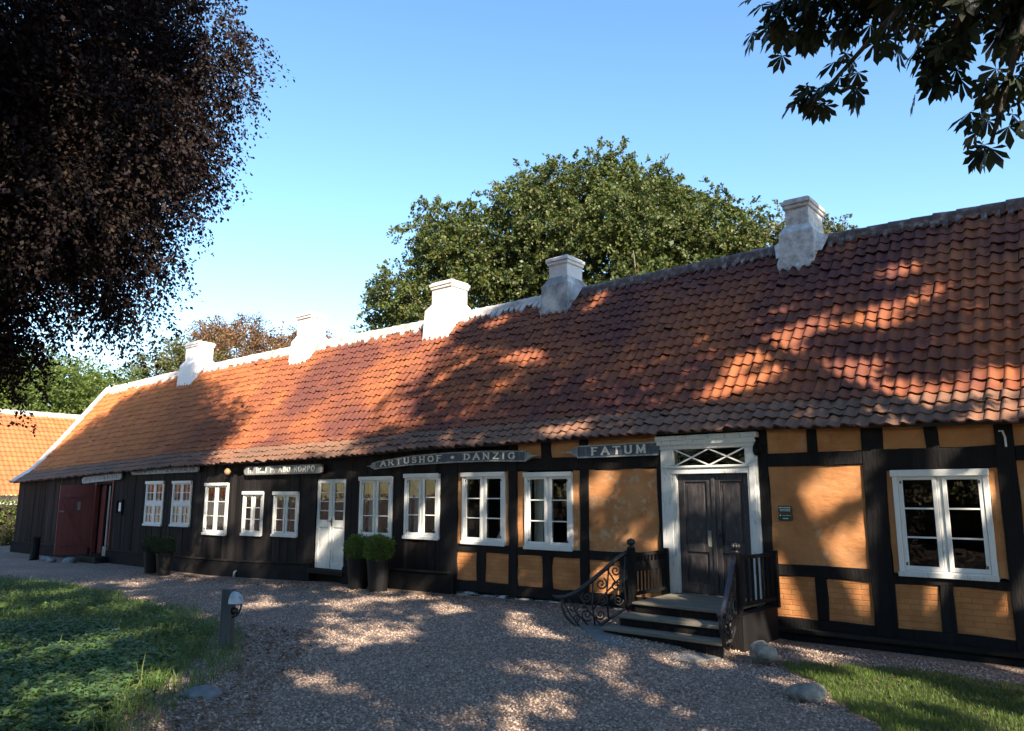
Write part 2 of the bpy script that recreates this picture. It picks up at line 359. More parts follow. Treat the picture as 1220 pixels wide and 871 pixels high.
# ------------------------------------------------------------------ ground
GX = [-60, -36, -26, -20, -15, -10.7, -7.6, -5.0, -4.2, -1, 6]; GZ = [-.3, -.24, -.18, -.17, .0, .06, .13, .05, -.04, -.03, 0]
def sstep(a, b, x): t = np.clip((x - a) / (b - a), 0, 1); return t * t * (3 - 2 * t)
def gz(x, y):
    x = np.asarray(x, float); y = np.asarray(y, float)
    base = np.interp(x, GX, GZ) * (.25 + .75 * sstep(4, 10, y))
    und = .02 * np.sin(x * 1.1 + y * .7) * np.sin(y * .9 - x * .4) + .012 * np.sin(x * 2.3 - y * 1.9)
    near = (np.abs(x) < 70) & (np.abs(y) < 70)
    return np.where(near, base + und * (1 - sstep(9.5, 11, y)), base)
def ground():
    xs = np.concatenate([[-900, -400, -200, -120, -80, -60, -50], np.arange(-44, 8.01, .3), [12, 20, 40, 80, 200, 500, 900]])
    ys = np.concatenate([[-900, -400, -150, -60, -30, -15, -8, -4], np.arange(-2, 12.6, .3), [14, 18, 25, 40, 80, 200, 500, 900]])
    X, Y = np.meshgrid(xs, ys); V = np.stack([X, Y, gz(X, Y)], -1).reshape(-1, 3)
    nx, ny = len(xs), len(ys); i = np.arange(nx * ny).reshape(ny, nx)
    F = np.stack([i[:-1, :-1], i[:-1, 1:], i[1:, 1:], i[1:, :-1]], -1).reshape(-1, 4)
    o = np_mesh('ground', V, F, M['gravel'], smooth=True); tag(o, 'reddish grey gravel forecourt in dappled shade', 'ground', kind='structure')
ground()
rg = np.random.default_rng(11)
def in_poly(x, y, P):
    c = np.zeros(len(x), bool); n = len(P)
    for k in range(n):
        x0, y0 = P[k]; x1, y1 = P[(k + 1) % n]
        if y0 == y1: continue
        t = ((y0 > y) != (y1 > y)) & (x < (x1 - x0) * (y - y0) / (y1 - y0) + x0); c ^= t
    return c
def scatter(P, n):
    a = np.array(P); lo = a.min(0); hi = a.max(0); out = np.zeros((0, 2))
    while len(out) < n:
        q = rg.uniform(lo, hi, (n, 2)); out = np.vstack([out, q[in_poly(q[:, 0], q[:, 1], P)]])
    return out[:n]
LAWN_L = [(-26, 6.1), (-21.5, 6.75), (-19.2, 7.3), (-16.5, 7.1), (-14, 6.75), (-12.0, 6.4), (-10.5, 6.0), (-9.55, 5.4), (-8.7, 4.7), (-7.75, 3.9), (-6.75, 3.1), (-5.9, 2.0), (-8, .5), (-14, 1), (-26, 2.5)]
LAWN_R = [(-3.7, 9.65), (-3.2, 9.85), (-2.4, 10.1), (-1.2, 10.05), (0, 9.8), (3, 9.6), (3, 3), (-.5, 5.4), (-1.6, 6.9), (-2.0, 7.4), (-2.6, 8.2), (-3.1, 8.9), (-3.5, 9.3)]
def edge_wobble(P, s=3, a=.12):
    out = []
    for k in range(len(P)):
        p, q = np.array(P[k]), np.array(P[(k + 1) % len(P)])
        for i in range(s): out.append(tuple(p + (q - p) * i / s + rg.uniform(-a, a, 2)))
    return out
def turf(name, P, m, lift):
    mb = MB(); n = len(P); cx = sum(p[0] for p in P) / n; cy = sum(p[1] for p in P) / n
    rings = 8; vs = []
    for r in range(rings):
        k = 1 - r / rings
        for p in P:
            x = cx + (p[0] - cx) * k; y = cy + (p[1] - cy) * k
            vs.append((x, y, float(gz(x, y)) - .01 + lift * min(1, r / 2.0)))
    vs.append((cx, cy, float(gz(cx, cy)) + lift)); fs = []
    for r in range(rings - 1):
        for i in range(n): fs.append((r * n + i, r * n + (i + 1) % n, (r + 1) * n + (i + 1) % n, (r + 1) * n + i))
    for i in range(n): fs.append(((rings - 1) * n + i, (rings - 1) * n + (i + 1) % n, len(vs) - 1))
    mb.add(vs, fs); o = mb.build(name, m, smooth=True); return o
M['earth'] = simple('turf_earth', [(.3, (.02, .03, .010)), (.7, (.05, .065, .02))], 4, .95, .6, 20)
LL = edge_wobble(LAWN_L, 4, .17); LR = edge_wobble(LAWN_R, 3, .06)
tag(turf('rough_lawn', LL, M['earth'], .05), 'earth under the rough grass patch by the lamp post', 'lawn', kind='structure')
tag(turf('mown_lawn', LR, M['earth'], .03), 'earth under the short lawn below the wall', 'lawn', kind='structure')
def blades(P, n, h0, h1, wd, lean):
    p = scatter(P, n); z = gz(p[:, 0], p[:, 1]); h = rg.uniform(h0, h1, n); an = rg.uniform(0, 2 * math.pi, n); ld = rg.uniform(0, 2 * math.pi, n); le = rg.uniform(.1, lean, n) * h
    b = np.stack([p[:, 0], p[:, 1], z + .02], -1); wv = np.stack([np.cos(an), np.sin(an), 0 * an], -1) * (wd * rg.uniform(.6, 1.3, n))[:, None]
    d = np.stack([np.cos(ld), np.sin(ld), 0 * ld], -1)
    m_ = b + d * (le * .3)[:, None] + np.array([0, 0, 1]) * (h * .6)[:, None]; t = b + d * le[:, None] + np.array([0, 0, 1]) * (h * (1 - .3 * le / h))[:, None]
    V = np.stack([b - wv, b + wv, m_ + wv * .8, m_ - wv * .8, t + wv * .15, t - wv * .15], 1).reshape(-1, 3)
    i = np.arange(n)[:, None] * 6
    F = np.stack([i + [0, 1, 2, 3], i + [3, 2, 4, 5]], 1).reshape(-1, 4); return V, F
def leaf_quads(P, A, S, asp=.62, nrm=None):
    """rhombic leaves at P along A (unit), length S"""
    n = len(P)
    if nrm is None: nrm = rg.normal(size=(n, 3)) * .7 + np.array([0, 0, 1.0])
    B = np.cross(A, nrm); B /= np.linalg.norm(B, axis=1)[:, None] + 1e-9
    C = np.cross(B, A)
    S = S[:, None]
    V = np.stack([P, P + A * S * .45 + B * S * asp / 2 + C * S * .08, P + A * S, P + A * S * .45 - B * S * asp / 2 + C * S * .08], 1).reshape(-1, 3)
    F = (np.arange(n)[:, None] * 4 + np.arange(4)); return V, F
def unit(a): return a / (np.linalg.norm(a, axis=1)[:, None] + 1e-9)
near_lawn = [p for p in LL]
V, F = blades(LL, 40000, .07, .24, .006, 1.1); Va, Fa = blades([(p[0] * 1.0 + .0, p[1]) for p in edge_wobble([(-21, 6.9), (-14, 7.1), (-10.2, 6.4), (-8.3, 5.0), (-6.4, 3.2), (-5.7, 2.2), (-6.4, 2.2), (-8.2, 4.0), (-10, 5.4), (-14, 6.4)], 3, .2)], 2600, .04, .2, .005, 1.1); F = np.vstack([F, Fa + len(V)]); V = np.vstack([V, Va])
Vb, Fb = blades(LL, 500, .3, .5, .004, .8); F = np.vstack([F, Fb + len(V)]); V = np.vstack([V, Vb]); tag(np_mesh('long_grass', V, F, M['grass']), 'long uncut grass growing left of the drive', 'grass', kind='stuff')
NEAR = [(-9.4, 4.7), (-8.6, 4.2), (-7.6, 3.4), (-6.6, 2.5), (-6.2, 1.6), (-10, 1.4), (-13.5, 4.0), (-12, 5.2)]
def herbs(P, n):
    p = scatter(P, n); z = gz(p[:, 0], p[:, 1]) + rg.uniform(.06, .20, n) * (0.4 + .6 * rg.random(n))
    c = np.repeat(np.stack([p[:, 0], p[:, 1], z], -1), 3, 0); a0 = rg.uniform(0, 6.28, n)
    an = (a0[:, None] + np.array([0, 2.1, 4.2])[None]).ravel() + rg.normal(size=n * 3) * .25
    A = unit(np.stack([np.cos(an), np.sin(an), rg.normal(size=n * 3) * .25 + .05], -1))
    return leaf_quads(c, A, rg.uniform(.045, .085, n * 3), .6, np.tile([0, 0, 1.0], (n * 3, 1)) + rg.normal(size=(n * 3, 3)) * .25)
V, F = herbs(NEAR, 17000); tag(np_mesh('ground_elder', V, F, M['herb']), 'broad leaved ground cover nearest the viewer', 'ground cover', kind='stuff')
V, F = herbs(LL, 24000); tag(np_mesh('wild_herbs', V, F, M['grass']), 'small herb leaves mixed in the long grass', 'ground cover', kind='stuff')
V, F = blades(LR, 60000, .025, .06, .004, .8); tag(np_mesh('short_grass', V, F, M['mown']), 'short mown grass below the right hand wall', 'grass', kind='stuff')
def pebbles(n):
    P = [(-20, 4.5), (-24, 10.8), (-3.9, 10.9), (-.3, 10.9), (-.3, 5), (-6, 2.0), (-8.5, 2.0)]
    p = scatter(P, n); k = ~in_poly(p[:, 0], p[:, 1], LAWN_L) & ~in_poly(p[:, 0], p[:, 1], LAWN_R); 
    dd = np.hypot(p[:, 0], p[:, 1]); k &= rg.random(n) < np.clip((9.5 / dd) ** 2, .12, 1); p = p[k]; n = len(p)
    s = rg.uniform(.007, .020, n); z = gz(p[:, 0], p[:, 1]) + s * .25
    O = np.array([(1, 0, 0), (0, 1, 0), (-1, 0, 0), (0, -1, 0), (0, 0, .75), (0, 0, -.75)], float)
    an = rg.uniform(0, 6.28, n); ca, sa = np.cos(an), np.sin(an); el = rg.uniform(.7, 1.5, n)
    V = np.zeros((n, 6, 3)); J = 1 + rg.normal(size=(n, 6, 1)) * .15; o = O[None] * J
    V[:, :, 0] = (o[:, :, 0] * el[:, None] * ca[:, None] - o[:, :, 1] * sa[:, None]) * s[:, None] + p[:, 0:1]
    V[:, :, 1] = (o[:, :, 0] * el[:, None] * sa[:, None] + o[:, :, 1] * ca[:, None]) * s[:, None] + p[:, 1:2]
    V[:, :, 2] = o[:, :, 2] * s[:, None] + z[:, None]
    T = np.array([(0, 1, 4), (1, 2, 4), (2, 3, 4), (3, 0, 4), (1, 0, 5), (2, 1, 5), (3, 2, 5), (0, 3, 5)])
    F = (np.arange(n)[:, None, None] * 6 + T[None]).reshape(-1, 3); return V.reshape(-1, 3), F
V, F = pebbles(120000); tag(np_mesh('loose_gravel', V, F, M['pebble']), 'loose angular stones over the gravel drive', 'gravel', kind='stuff')
def litter():
    P1 = [(-11.5, 6.6), (-10.2, 6.2), (-8.4, 4.9), (-7.0, 3.6), (-6.2, 2.4), (-5.6, 3.4), (-7.6, 5.4), (-9.2, 7.0)]
    P2 = [(-20, 10.9), (-20, 9.9), (-14, 9.9), (-7.2, 10.4), (-7.2, 11.2), (-14, 11.1)]
    P3 = [(-20, 7.5), (-8, 4.5), (-3, 7), (-4, 9.5), (-18, 10)]
    P4 = [(-3.5, 9.5), (-2, 8), (0, 8), (0, 10), (-3, 10)]
    p = np.vstack([scatter(P1, 900), scatter(P2, 900), scatter(P3, 260), scatter(P4, 40)]); n = len(p)
    c = np.stack([p[:, 0], p[:, 1], gz(p[:, 0], p[:, 1]) + .022], -1); c[-40:, 2] += .045
    an = rg.uniform(0, 6.28, n); A = unit(np.stack([np.cos(an), np.sin(an), rg.normal(size=n) * .2], -1))
    return leaf_quads(c, A, rg.uniform(.035, .08, n), .6, np.tile([0, 0, 1.0], (n, 1)) + rg.normal(size=(n, 3)) * .3)
V, F = litter(); tag(np_mesh('fallen_leaves', V, F, M['litter']), 'brown fallen leaves lying about the drive', 'fallen leaves', kind='stuff')

# ------------------------------------------------------------------ the house
HX0, HX1 = -35.3, 3.6; HB = 17.65; XS = -10.74        # ends, back wall, where boarding meets timber frame
house = thing('half_timbered_house', 'long low tarred and ochre half timbered house under a red pantile roof', 'house', (-15, 14.5, 0))
house_parts = {}
# windows: x0, x1, z0, z1, style
WIN = [(-2.60, -1.48, .955, 2.32, 'big'), (-8.99, -7.90, 1.03, 2.41, 'cur'), (-10.60, -9.47, 1.055, 2.435, 'pot'), (-12.30, -11.25, 1.10, 2.44, 'curpot'), (-13.80, -12.70, 1.06, 2.40, 'curpot'),
       (-17.20, -16.14, .98, 2.08, 'blind'), (-18.62, -17.67, .96, 2.09, 'plain'), (-20.60, -19.40, .92, 2.33, 'plain'), (-22.50, -21.38, 1.10, 2.41, 'cross'), (-24.20, -23.05, 1.08, 2.42, 'cross')]
DOOR = (-5.84, -4.62, .47, 2.33); FRENCH = (-15.45, -14.33, .30, 2.38); BARN = (-27.9, -26.65, .05, 2.36)
TRANSOM = (-5.84, -4.65, 2.47, 2.73)
def base_z(x): return float(np.interp(x, GX, GZ)) - .06
EX = [-36, -35.3, -28.2, -22.3, -17.8, -14.3, -11.5, -9.2, -7.3, -5.7, -4.3, -2.3, -1, 4]; EZ = [2.48, 2.5, 2.69, 2.84, 2.86, 2.88, 2.97, 2.97, 3.01, 3.01, 3.0, 2.93, 2.9, 2.86]
def eave_z(x): return np.interp(x, EX, EZ)
def cut(x, z0, z1, ops):
    """pieces of the vertical run z0..z1 at x left over by the openings"""
    runs = [(z0, z1)]
    for a, b, c, d in ops:
        if a < x < b:
            nr = []
            for p, q in runs:
                if d <= p or c >= q: nr.append((p, q)); continue
                if c > p: nr.append((p, c))
                if d < q: nr.append((d, q))
            runs = nr
    return runs
OPS = [tuple(q[:4]) for q in WIN] + [DOOR, FRENCH, BARN, TRANSOM]
def wall_top(x): return float(eave_z(x)) + .14
# tarred boarding
bd = MB(); x = HX0
edges = [HX0]
while x < XS: x += rnd.uniform(.14, .22); edges.append(min(x, XS))
edges = sorted(set(edges + [e for q in OPS for e in q[:2] if HX0 < e < XS]))
for a, b in zip(edges[:-1], edges[1:]):
    if b - a < .004: continue
    xm = (a + b) / 2; pr = rnd.uniform(0, .018); gp = .004 if b - a > .06 else 0
    for p, q in cut(xm, base_z(xm) + .25, wall_top(xm), OPS):
        bd.box(a + gp, b - gp, D - pr, D + .10, p, q)
bd.build('boarded_wall', M['tar_board'], house)
sk = MB(); xs = [HX0, -31, -27.95]
def skirt(a, b, z, mb):
    vs = []
    for xx in (a, b):
        g = base_z(xx); vs += [(xx, D - .10, g - .2), (xx, D - .085, z(xx)), (xx, D - .05, z(xx) + .05), (xx, D + .1, z(xx) + .07), (xx, D + .1, g - .2)]
    mb.add(vs, [(0, 5, 6, 1), (1, 6, 7, 2), (2, 7, 8, 3), (0, 1, 2, 3, 4), (9, 8, 7, 6, 5), (3, 8, 9, 4)])
for a, b in ((HX0, -31), (-31, -27.95), (-26.6, -22), (-22, -18.7), (-18.7, -15.5)): skirt(a, b, lambda q: base_z(q) + .42, sk)
for a, b in ((-14.28, -12.4), (-12.4, XS - .02)): skirt(a, b, lambda q: base_z(q) + .40, sk)
sk.build('skirting_board', M['plinth'], house)
ld = MB()
for a, b in ((HX0 + .1, -28), (-26.5, -22.2), (-22.15, -18.7), (-18.65, -15.55), (-14.2, -12.5), (-12.45, -10.9)):
    za, zb = base_z(a) + .47, base_z(b) + .47
    ld.bar((a, D - .055, za), (b, D - .055, zb), .10, .035)
ld.build('sill_ledge', M['skirting'], house)
cr = MB()                                            # core behind the boards and the infill, right part with the timber frame
edges = sorted(set([HX0 + .02, HX1 - .02] + [e for q in OPS for e in q[:2]] + list(np.arange(-35, 3.5, 1.5))))
for a, b in zip(edges[:-1], edges[1:]):
    if b - a < .004: continue
    for p, q in cut((a + b) / 2, base_z((a + b) / 2) - .2, wall_top((a + b) / 2) - .03, OPS): cr.box(a, b, D + .101, D + .24, p, q)
cr.box(HX0 + .02, HX1 - .02, HB, HB + .2, -.4, 2.95)
cr.build('wall', M['dark_room'], house)
rm = MB(); rm.box(HX0 + .1, HX1 - .1, D + .25, HB - .02, .08, .12); rm.box(HX0 + .1, HX1 - .1, D + .25, HB - .02, 2.62, 2.66)
for xx in (-30, -26.2, -22.9, -18.95, -15.75, -13.95, -9.2, -6.3, -4.1, -.5): rm.box(xx, xx + .12, D + .25, HB - .02, .12, 2.62)
rm.build('inner_floor', M['dark_room'], house)
# ochre infill panels
INF = []
def inf(a, b, c, d, brick=False, j=.012):
    mb = MB(); nx = max(2, int((b - a) / .18)); nz = max(2, int((d - c) / .18)); vs = []; ops = OPS
    for i in range(nz + 1):
        for k in range(nx + 1):
            xx = a + (b - a) * k / nx; zz = c + (d - c) * i / nz
            e = (k in (0, nx)) or (i in (0, nz))
            vs.append((xx + rnd.uniform(-j, j) * (1 if e else .3), D + rnd.uniform(-.006, .006), zz + rnd.uniform(-j, j) * (1 if e else .3)))
    fs = [(i * (nx + 1) + k, i * (nx + 1) + k + 1, (i + 1) * (nx + 1) + k + 1, (i + 1) * (nx + 1) + k) for i in range(nz) for k in range(nx)]
    n0 = len(vs); ring = [k for k in range(nx + 1)] + [i * (nx + 1) + nx for i in range(1, nz + 1)] + [nz * (nx + 1) + k for k in range(nx - 1, -1, -1)] + [i * (nx + 1) for i in range(nz - 1, 0, -1)]
    vs += [(vs[r][0], D + .10, vs[r][2]) for r in ring]; m = len(ring)
    fs += [(ring[(k + 1) % m], ring[k], n0 + k, n0 + (k + 1) % m) for k in range(m)]
    mb.add(vs, fs); mb.build('infill_panel', M['brick_infill'] if brick else M['plaster'], house, smooth=False)
RX = [(-4.31, -2.97, -3.64), (-2.69, -1.365, -2.08), (-1.16, .35, -.4), (.62, 2.1, 1.35), (2.35, 3.5, 2.95)]
posts = []; 
for a, b, mdl in RX:
    if a == -2.69: inf(a, -2.60, .97, 2.34); inf(-1.48, b, .97, 2.34)
    else: inf(a, b, 1.0, 2.43)
    for p, q in ((a, mdl - .075), (mdl + .075, b)): inf(p, q, .26, .84, True); inf(p, q, 2.62, wall_top(p) - .08)
LXL = [(XS, -9.38, -10.10), (-9.18, -7.75, -8.475)]
inf(XS, -10.60, 1.05, 2.455); inf(-9.47, -9.38, 1.05, 2.455); inf(-9.18, -8.99, 1.04, 2.44); inf(-7.90, -7.75, 1.04, 2.44); inf(-7.575, -6.15, 1.05, 2.44)
for a, b, m_ in LXL: inf(a, m_ - .11, .34, .90, True); inf(m_ + .11, b, .34, .90, True)
inf(-7.57, -6.95, .34, .90, True); inf(-6.75, -6.15, .34, .9, True)
for a, b in ((-9.18, -8.60), (-8.37, -7.75), (-7.56, -6.2)): inf(a, b, 2.68, wall_top(a) - .08)
# timbers: tarred posts and rails, a little crooked
def timber(kind, x0, x1, z0, z1, dy=0.0):
    mb = MB(); vertical = (z1 - z0) > (x1 - x0); n = max(2, int(max(x1 - x0, z1 - z0) / .35)); vs = []
    dr = rnd.uniform(-.012, .012)
    for i in range(n + 1):
        t = i / n; w0, w1 = rnd.uniform(-.012, .012), rnd.uniform(-.012, .012); y = D - .028 - dy + rnd.uniform(-.006, .006)
        if vertical: z = z0 + (z1 - z0) * t; q = [(x0 + w0 + dr * t, z), (x1 + w1 + dr * t, z)]
        else: xx = x0 + (x1 - x0) * t; q = [(xx, z1 + w1), (xx, z0 + w0)]
        vs += [(q[0][0], y, q[0][1]), (q[1][0], y, q[1][1]), (q[1][0], D + .099, q[1][1]), (q[0][0], D + .099, q[0][1])]
    fs = [(i * 4 + k, i * 4 + (k + 1) % 4, (i + 1) * 4 + (k + 1) % 4, (i + 1) * 4 + k) for i in range(n) for k in range(4)]
    fs = [tuple(reversed(f)) for f in fs] + [(0, 1, 2, 3), tuple(n * 4 + k for k in (3, 2, 1, 0))]
    mb.add(vs, fs); mb.build(kind, M['tar'], house, bevel=.008)
for a, b in ((-11.2, XS), (-9.38, -9.18), (-7.75, -7.57), (-6.18, -6.10), (-4.45, -4.31), (-2.97, -2.69), (-1.365, -1.16), (.35, .62), (2.1, 2.35), (3.45, 3.6)):
    timber('timber_post', a, b, .05, wall_top(a) - .02, .004)
for m_, wd in ((-3.64, .15), (-2.08, .16), (-.4, .16), (1.35, .16), (2.95, .16)):
    timber('timber_stud', m_ - wd / 2, m_ + wd / 2, .27, .85); timber('timber_stud', m_ - wd / 2, m_ + wd / 2, 2.6, wall_top(m_) - .05)
for m_ in (-10.10, -8.475): timber('timber_stud', m_ - .11, m_ + .11, .34, .91); 
timber('timber_stud', -8.60, -8.37, 2.67, wall_top(-8.5) - .05); timber('timber_stud', -6.95, -6.75, .34, .91)
def rails(spans, z0, z1, dy=0):
    for a, b in spans: timber('timber_rail', a, b, z0, z1, dy)
sp_r = [(-4.31, -2.97), (-2.69, -1.365), (-1.16, .35), (.62, 2.1), (2.35, 3.45)]
rails([s for s in sp_r if s[0] != -2.69], 2.43, 2.62); rails([(-2.69, -1.365)], 2.335, 2.62); rails([s for s in sp_r if s[0] != -2.69], .84, 1.0); rails(sp_r, .07, .265)
rails([(-2.69, -1.365)], .84, .955)
sp_l = [(XS, -9.38), (-9.18, -7.75), (-7.57, -6.18)]
rails(sp_l, 2.45, 2.68); rails([(-7.57, -6.18)], .90, 1.05); rails([(XS, -9.38), (-9.18, -7.75)], .90, 1.03); rails(sp_l, .14, .34)
timber('timber_rail', XS, HX1, 2.99, 3.13, .03) if False else None
pl = MB()
for a, b in zip(np.arange(-10.7, -6.2, .45), np.arange(-10.25, -5.9, .45)):
    pl.box(a, min(b, -6.1), D - .05 - rnd.uniform(0, .03), D + .1, base_z(a) - .2, .13 + rnd.uniform(-.02, .005), 0, .015)
pl.build('stone_plinth', M['patchy'], house, bevel=.02)
pr = MB()
def plinth_run(a, b, zt):
    n = int((b - a) / .5) + 1
    for k in range(n):
        p = a + (b - a) * k / n; q = a + (b - a) * (k + 1) / n
        pr.add([(p, D - .13, -.3), (q, D - .13, -.3), (q, D - .11, zt - .05), (p, D - .11, zt - .05), (p, D - .035, zt), (q, D - .035, zt), (p, D + .1, zt), (q, D + .1, zt), (p, D + .1, -.3), (q, D + .1, -.3)],
               [(0, 1, 2, 3), (3, 2, 5, 4), (4, 5, 7, 6), (0, 3, 4, 6, 8), (1, 9, 7, 5, 2)])
plinth_run(-4.3, HX1, .085)
pr.build('tarred_plinth', M['plinth'], house)
lb = MB(); lb.bar((-4.25, D - .085, .10), (HX1, D - .085, .10), .12, .05)
lb.build('plinth_ledge', M['skirting'], house)
for xx, nm in ((HX0, 'end_wall'), (HX1 - .1, 'end_wall')):
    e = MB(); zt = 2.55 if xx < 0 else 2.9
    pts = [(D + .02, -.4), (HB + .18, -.4), (HB + .18, zt), (14.5, 6.52 if xx < 0 else 6.62), (D + .02, zt)]
    vs = [(xx, y, z) for y, z in pts] + [(xx + .1, y, z) for y, z in pts]
    e.add(vs, [(4, 3, 2, 1, 0), (5, 6, 7, 8, 9)] + [(i, (i + 1) % 5, (i + 1) % 5 + 5, i + 5) for i in range(5)]); e.build(nm, M['tar_board'], house)

# --- roof
RXp = [-36, -34.2, -28, -21.4, -15.3, -11.1, -7.4, -4.1, -1, 4]; RZ = [6.70, 6.70, 6.80, 6.82, 6.77, 6.79, 6.80, 6.83, 6.76, 6.75]
RY = 14.5; EY = 11.08
def roof_pt(x, v, h, side=1):
    """x along, v 0 ridge .. 1 eave, h lifted off the slope"""
    x = np.asarray(x, float); v = np.asarray(v, float); h = np.asarray(h, float)
    r = np.interp(x, RXp, RZ); e = eave_z(x)
    kv = .80                                             # bell-cast starts here
    ky, kz = RY - (RY - EY) * .775, e + .60
    t1 = np.clip(v / kv, 0, 1); t2 = np.clip((v - kv) / (1 - kv), 0, 1.3)
    y = RY + (ky - RY) * t1 + (EY - ky) * t2; z = r + (kz - r) * t1 + (e - kz) * t2
    sag = -.035 * np.sin(np.pi * np.clip(v, 0, 1)) * (.6 + .4 * np.sin(x * .9)) + .014 * np.sin(x * 1.7 + v * 5) * np.sin(np.pi * np.clip(v, 0, 1))
    ny, nz = -.74, .67
    y = y + ny * (h + sag); z = z + nz * (h + sag)
    if side < 0: y = 2 * RY - y
    return np.stack([x, y, z], -1)
def tiles(x0, x1, rows, tw, side, seed, v0=0.0, vs=1.0, prof=True):
    g = np.random.default_rng(seed); nc = int((x1 - x0) / tw); t = np.array([0, .09, .19, .29, .41, .55, .70, .86, 1.0]) 
    hp = np.array([.002, .020, .027, .021, .004, -.014, -.021, -.016, -.007]) * .95
    if not prof: t = t[::2]; hp = hp[::2]
    k = len(t); cx = x0 + tw * np.arange(nc)
    VV = []; FF = []; MI = []; base = 0
    for r in range(rows):
        a = v0 + (vs - v0) * r / rows; b = v0 + (vs - v0) * (r + 1) / rows
        lift = g.normal(size=nc) * .0055; tilt = g.normal(size=nc) * .010; dx = g.normal(size=nc) * .005; dv = g.normal(size=nc) * .09 * (b - a)
        X = (cx + dx)[:, None] + t[None] * tw * 1.02
        hh = hp[None] + lift[:, None] + tilt[:, None] * (t[None] - .5) 
        top = roof_pt(X, np.full_like(X, a), hh + .012, side)
        bot = roof_pt(X, b + dv[:, None] + 0 * X + .006, hh + .046, side)
        und = roof_pt(X, b + dv[:, None] + 0 * X + .003, hh + .014 - (.01 if r == rows - 1 else 0), side)
        V = np.stack([top, bot, und], 1)                  # nc,3,k,3
        VV.append(V.reshape(-1, 3)); i = base + np.arange(nc * 3 * k).reshape(nc, 3, k); base += nc * 3 * k
        q1 = np.stack([i[:, 0, :-1], i[:, 1, :-1], i[:, 1, 1:], i[:, 0, 1:]], -1); q2 = np.stack([i[:, 1, :-1], i[:, 2, :-1], i[:, 2, 1:], i[:, 1, 1:]], -1)
        f = np.concatenate([q1.reshape(-1, 4), q2.reshape(-1, 4)]); 
        if side < 0: f = f[:, ::-1]
        FF.append(f); MI.append(np.full(len(f), 1 if (r >= rows - 3) else 0))
    return np.concatenate(VV), np.concatenate(FF), np.concatenate(MI)
ROWS = 20
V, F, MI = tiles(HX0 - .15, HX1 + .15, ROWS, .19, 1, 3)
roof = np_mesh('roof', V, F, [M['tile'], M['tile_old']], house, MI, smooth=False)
me = roof.data; sm = np.ones(len(F), bool); me.polygons.foreach_set('use_smooth', sm)
try: me.set_sharp_from_angle(angle=R(50))
except Exception: pass
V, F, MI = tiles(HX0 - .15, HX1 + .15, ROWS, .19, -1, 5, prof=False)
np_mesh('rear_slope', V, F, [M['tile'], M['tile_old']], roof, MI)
ub = MB()                                               # boarding under the tiles, and the eaves soffit
xs = np.linspace(HX0 - .05, HX1 + .05, 60)
for side in (1, -1):
    for a, b in zip(xs[:-1], xs[1:]):
        vv = [0, .2, .4, .6, .8, .985]
        for p, q in zip(vv[:-1], vv[1:]):
            pts = [roof_pt(xx, v, -.03, side) for xx, v in ((a, p), (a, q), (b, q), (b, p))]
            ub.add([tuple(map(float, u)) for u in pts], [(0, 1, 2, 3)])
for a, b in zip(xs[:-1], xs[1:]):
    za, zb = float(eave_z(a)), float(eave_z(b))
    ub.add([(a, EY + .05, za - .035), (b, EY + .05, zb - .035), (b, D + .1, zb + .10), (a, D + .1, za + .10), (a, EY + .05, za + .02), (b, EY + .05, zb + .02)], [(0, 3, 2, 1), (0, 1, 5, 4)])
ub.build('eaves_boarding', M['soffit'], roof)
# ridge tiles bedded in mortar
rt = MB(); rt2 = MB(); x = HX0 - .1
while x < HX1 + .1:
    ln = .36; z = float(np.interp(x, RXp, RZ)); mb = rt if x < -10.4 + rnd.uniform(-.6, .6) else rt2; n = 8
    vs = []
    for q, s in ((x - .02, 1.06), (x + ln, .92)):
        zz = float(np.interp(q, RXp, RZ)) + .035 + rnd.uniform(-.008, .008)
        for k in range(n + 1):
            an = math.pi * k / n; vs.append((q, RY - math.cos(an) * .15 * s, zz - .07 + math.sin(an) * .12 * s))
        for sd in (-1, 1): vs.append((q, RY + sd * .17 * s, zz - .20))
    m_ = n + 3; o = [n + 1] + list(range(n + 1)) + [n + 2]
    fs = [(o[k], o[k + 1], m_ + o[k + 1], m_ + o[k]) for k in range(len(o) - 1)]
    fs = [tuple(reversed(f)) for f in fs] + [tuple(o), tuple(m_ + k for k in reversed(o))]
    mb.add(vs, fs); x += ln
# scalloped mortar skirts, front side
xx = HX0 - .1
while xx < HX1:
    white = xx < -10.4 + rnd.uniform(-.8, .8); mb = rt if white else rt2
    if white or rnd.random() < .85:
        ln = rnd.uniform(.05, .085) if white else rnd.uniform(.045, .075)
        pw = .165 if white else .085
        a = xx + .0; pts = []
        for (dx, v, h) in ((0, .0, .07), (pw, .0, .07), (pw * 1.0, ln * .72, .070), (pw * .8, ln * .98, .064), (pw * .22, ln * 1.0, .064), (0, ln * .75, .07)):
            pts.append(tuple(map(float, roof_pt(a + dx, v, h))))
        low = [tuple(map(float, roof_pt(a + dx, v, .0))) for dx, v in ((0, 0), (pw, 0), (pw, ln * .8), (pw * .8, ln * 1.04), (pw * .22, ln * 1.06), (0, ln * .82))]
        mb.add(pts + low, [(5, 4, 3, 2, 1, 0), (2, 3, 9, 8), (3, 4, 10, 9), (4, 5, 11, 10), (5, 0, 6, 11), (1, 2, 8, 7)])
    xx += .19
rt.build('ridge_tiles', M['white_lime'], roof, smooth=False); rt2.build('ridge_tiles', M['ridge_grey'], roof)
vg = MB(); n = 34                                        # limewashed verge at the far gable
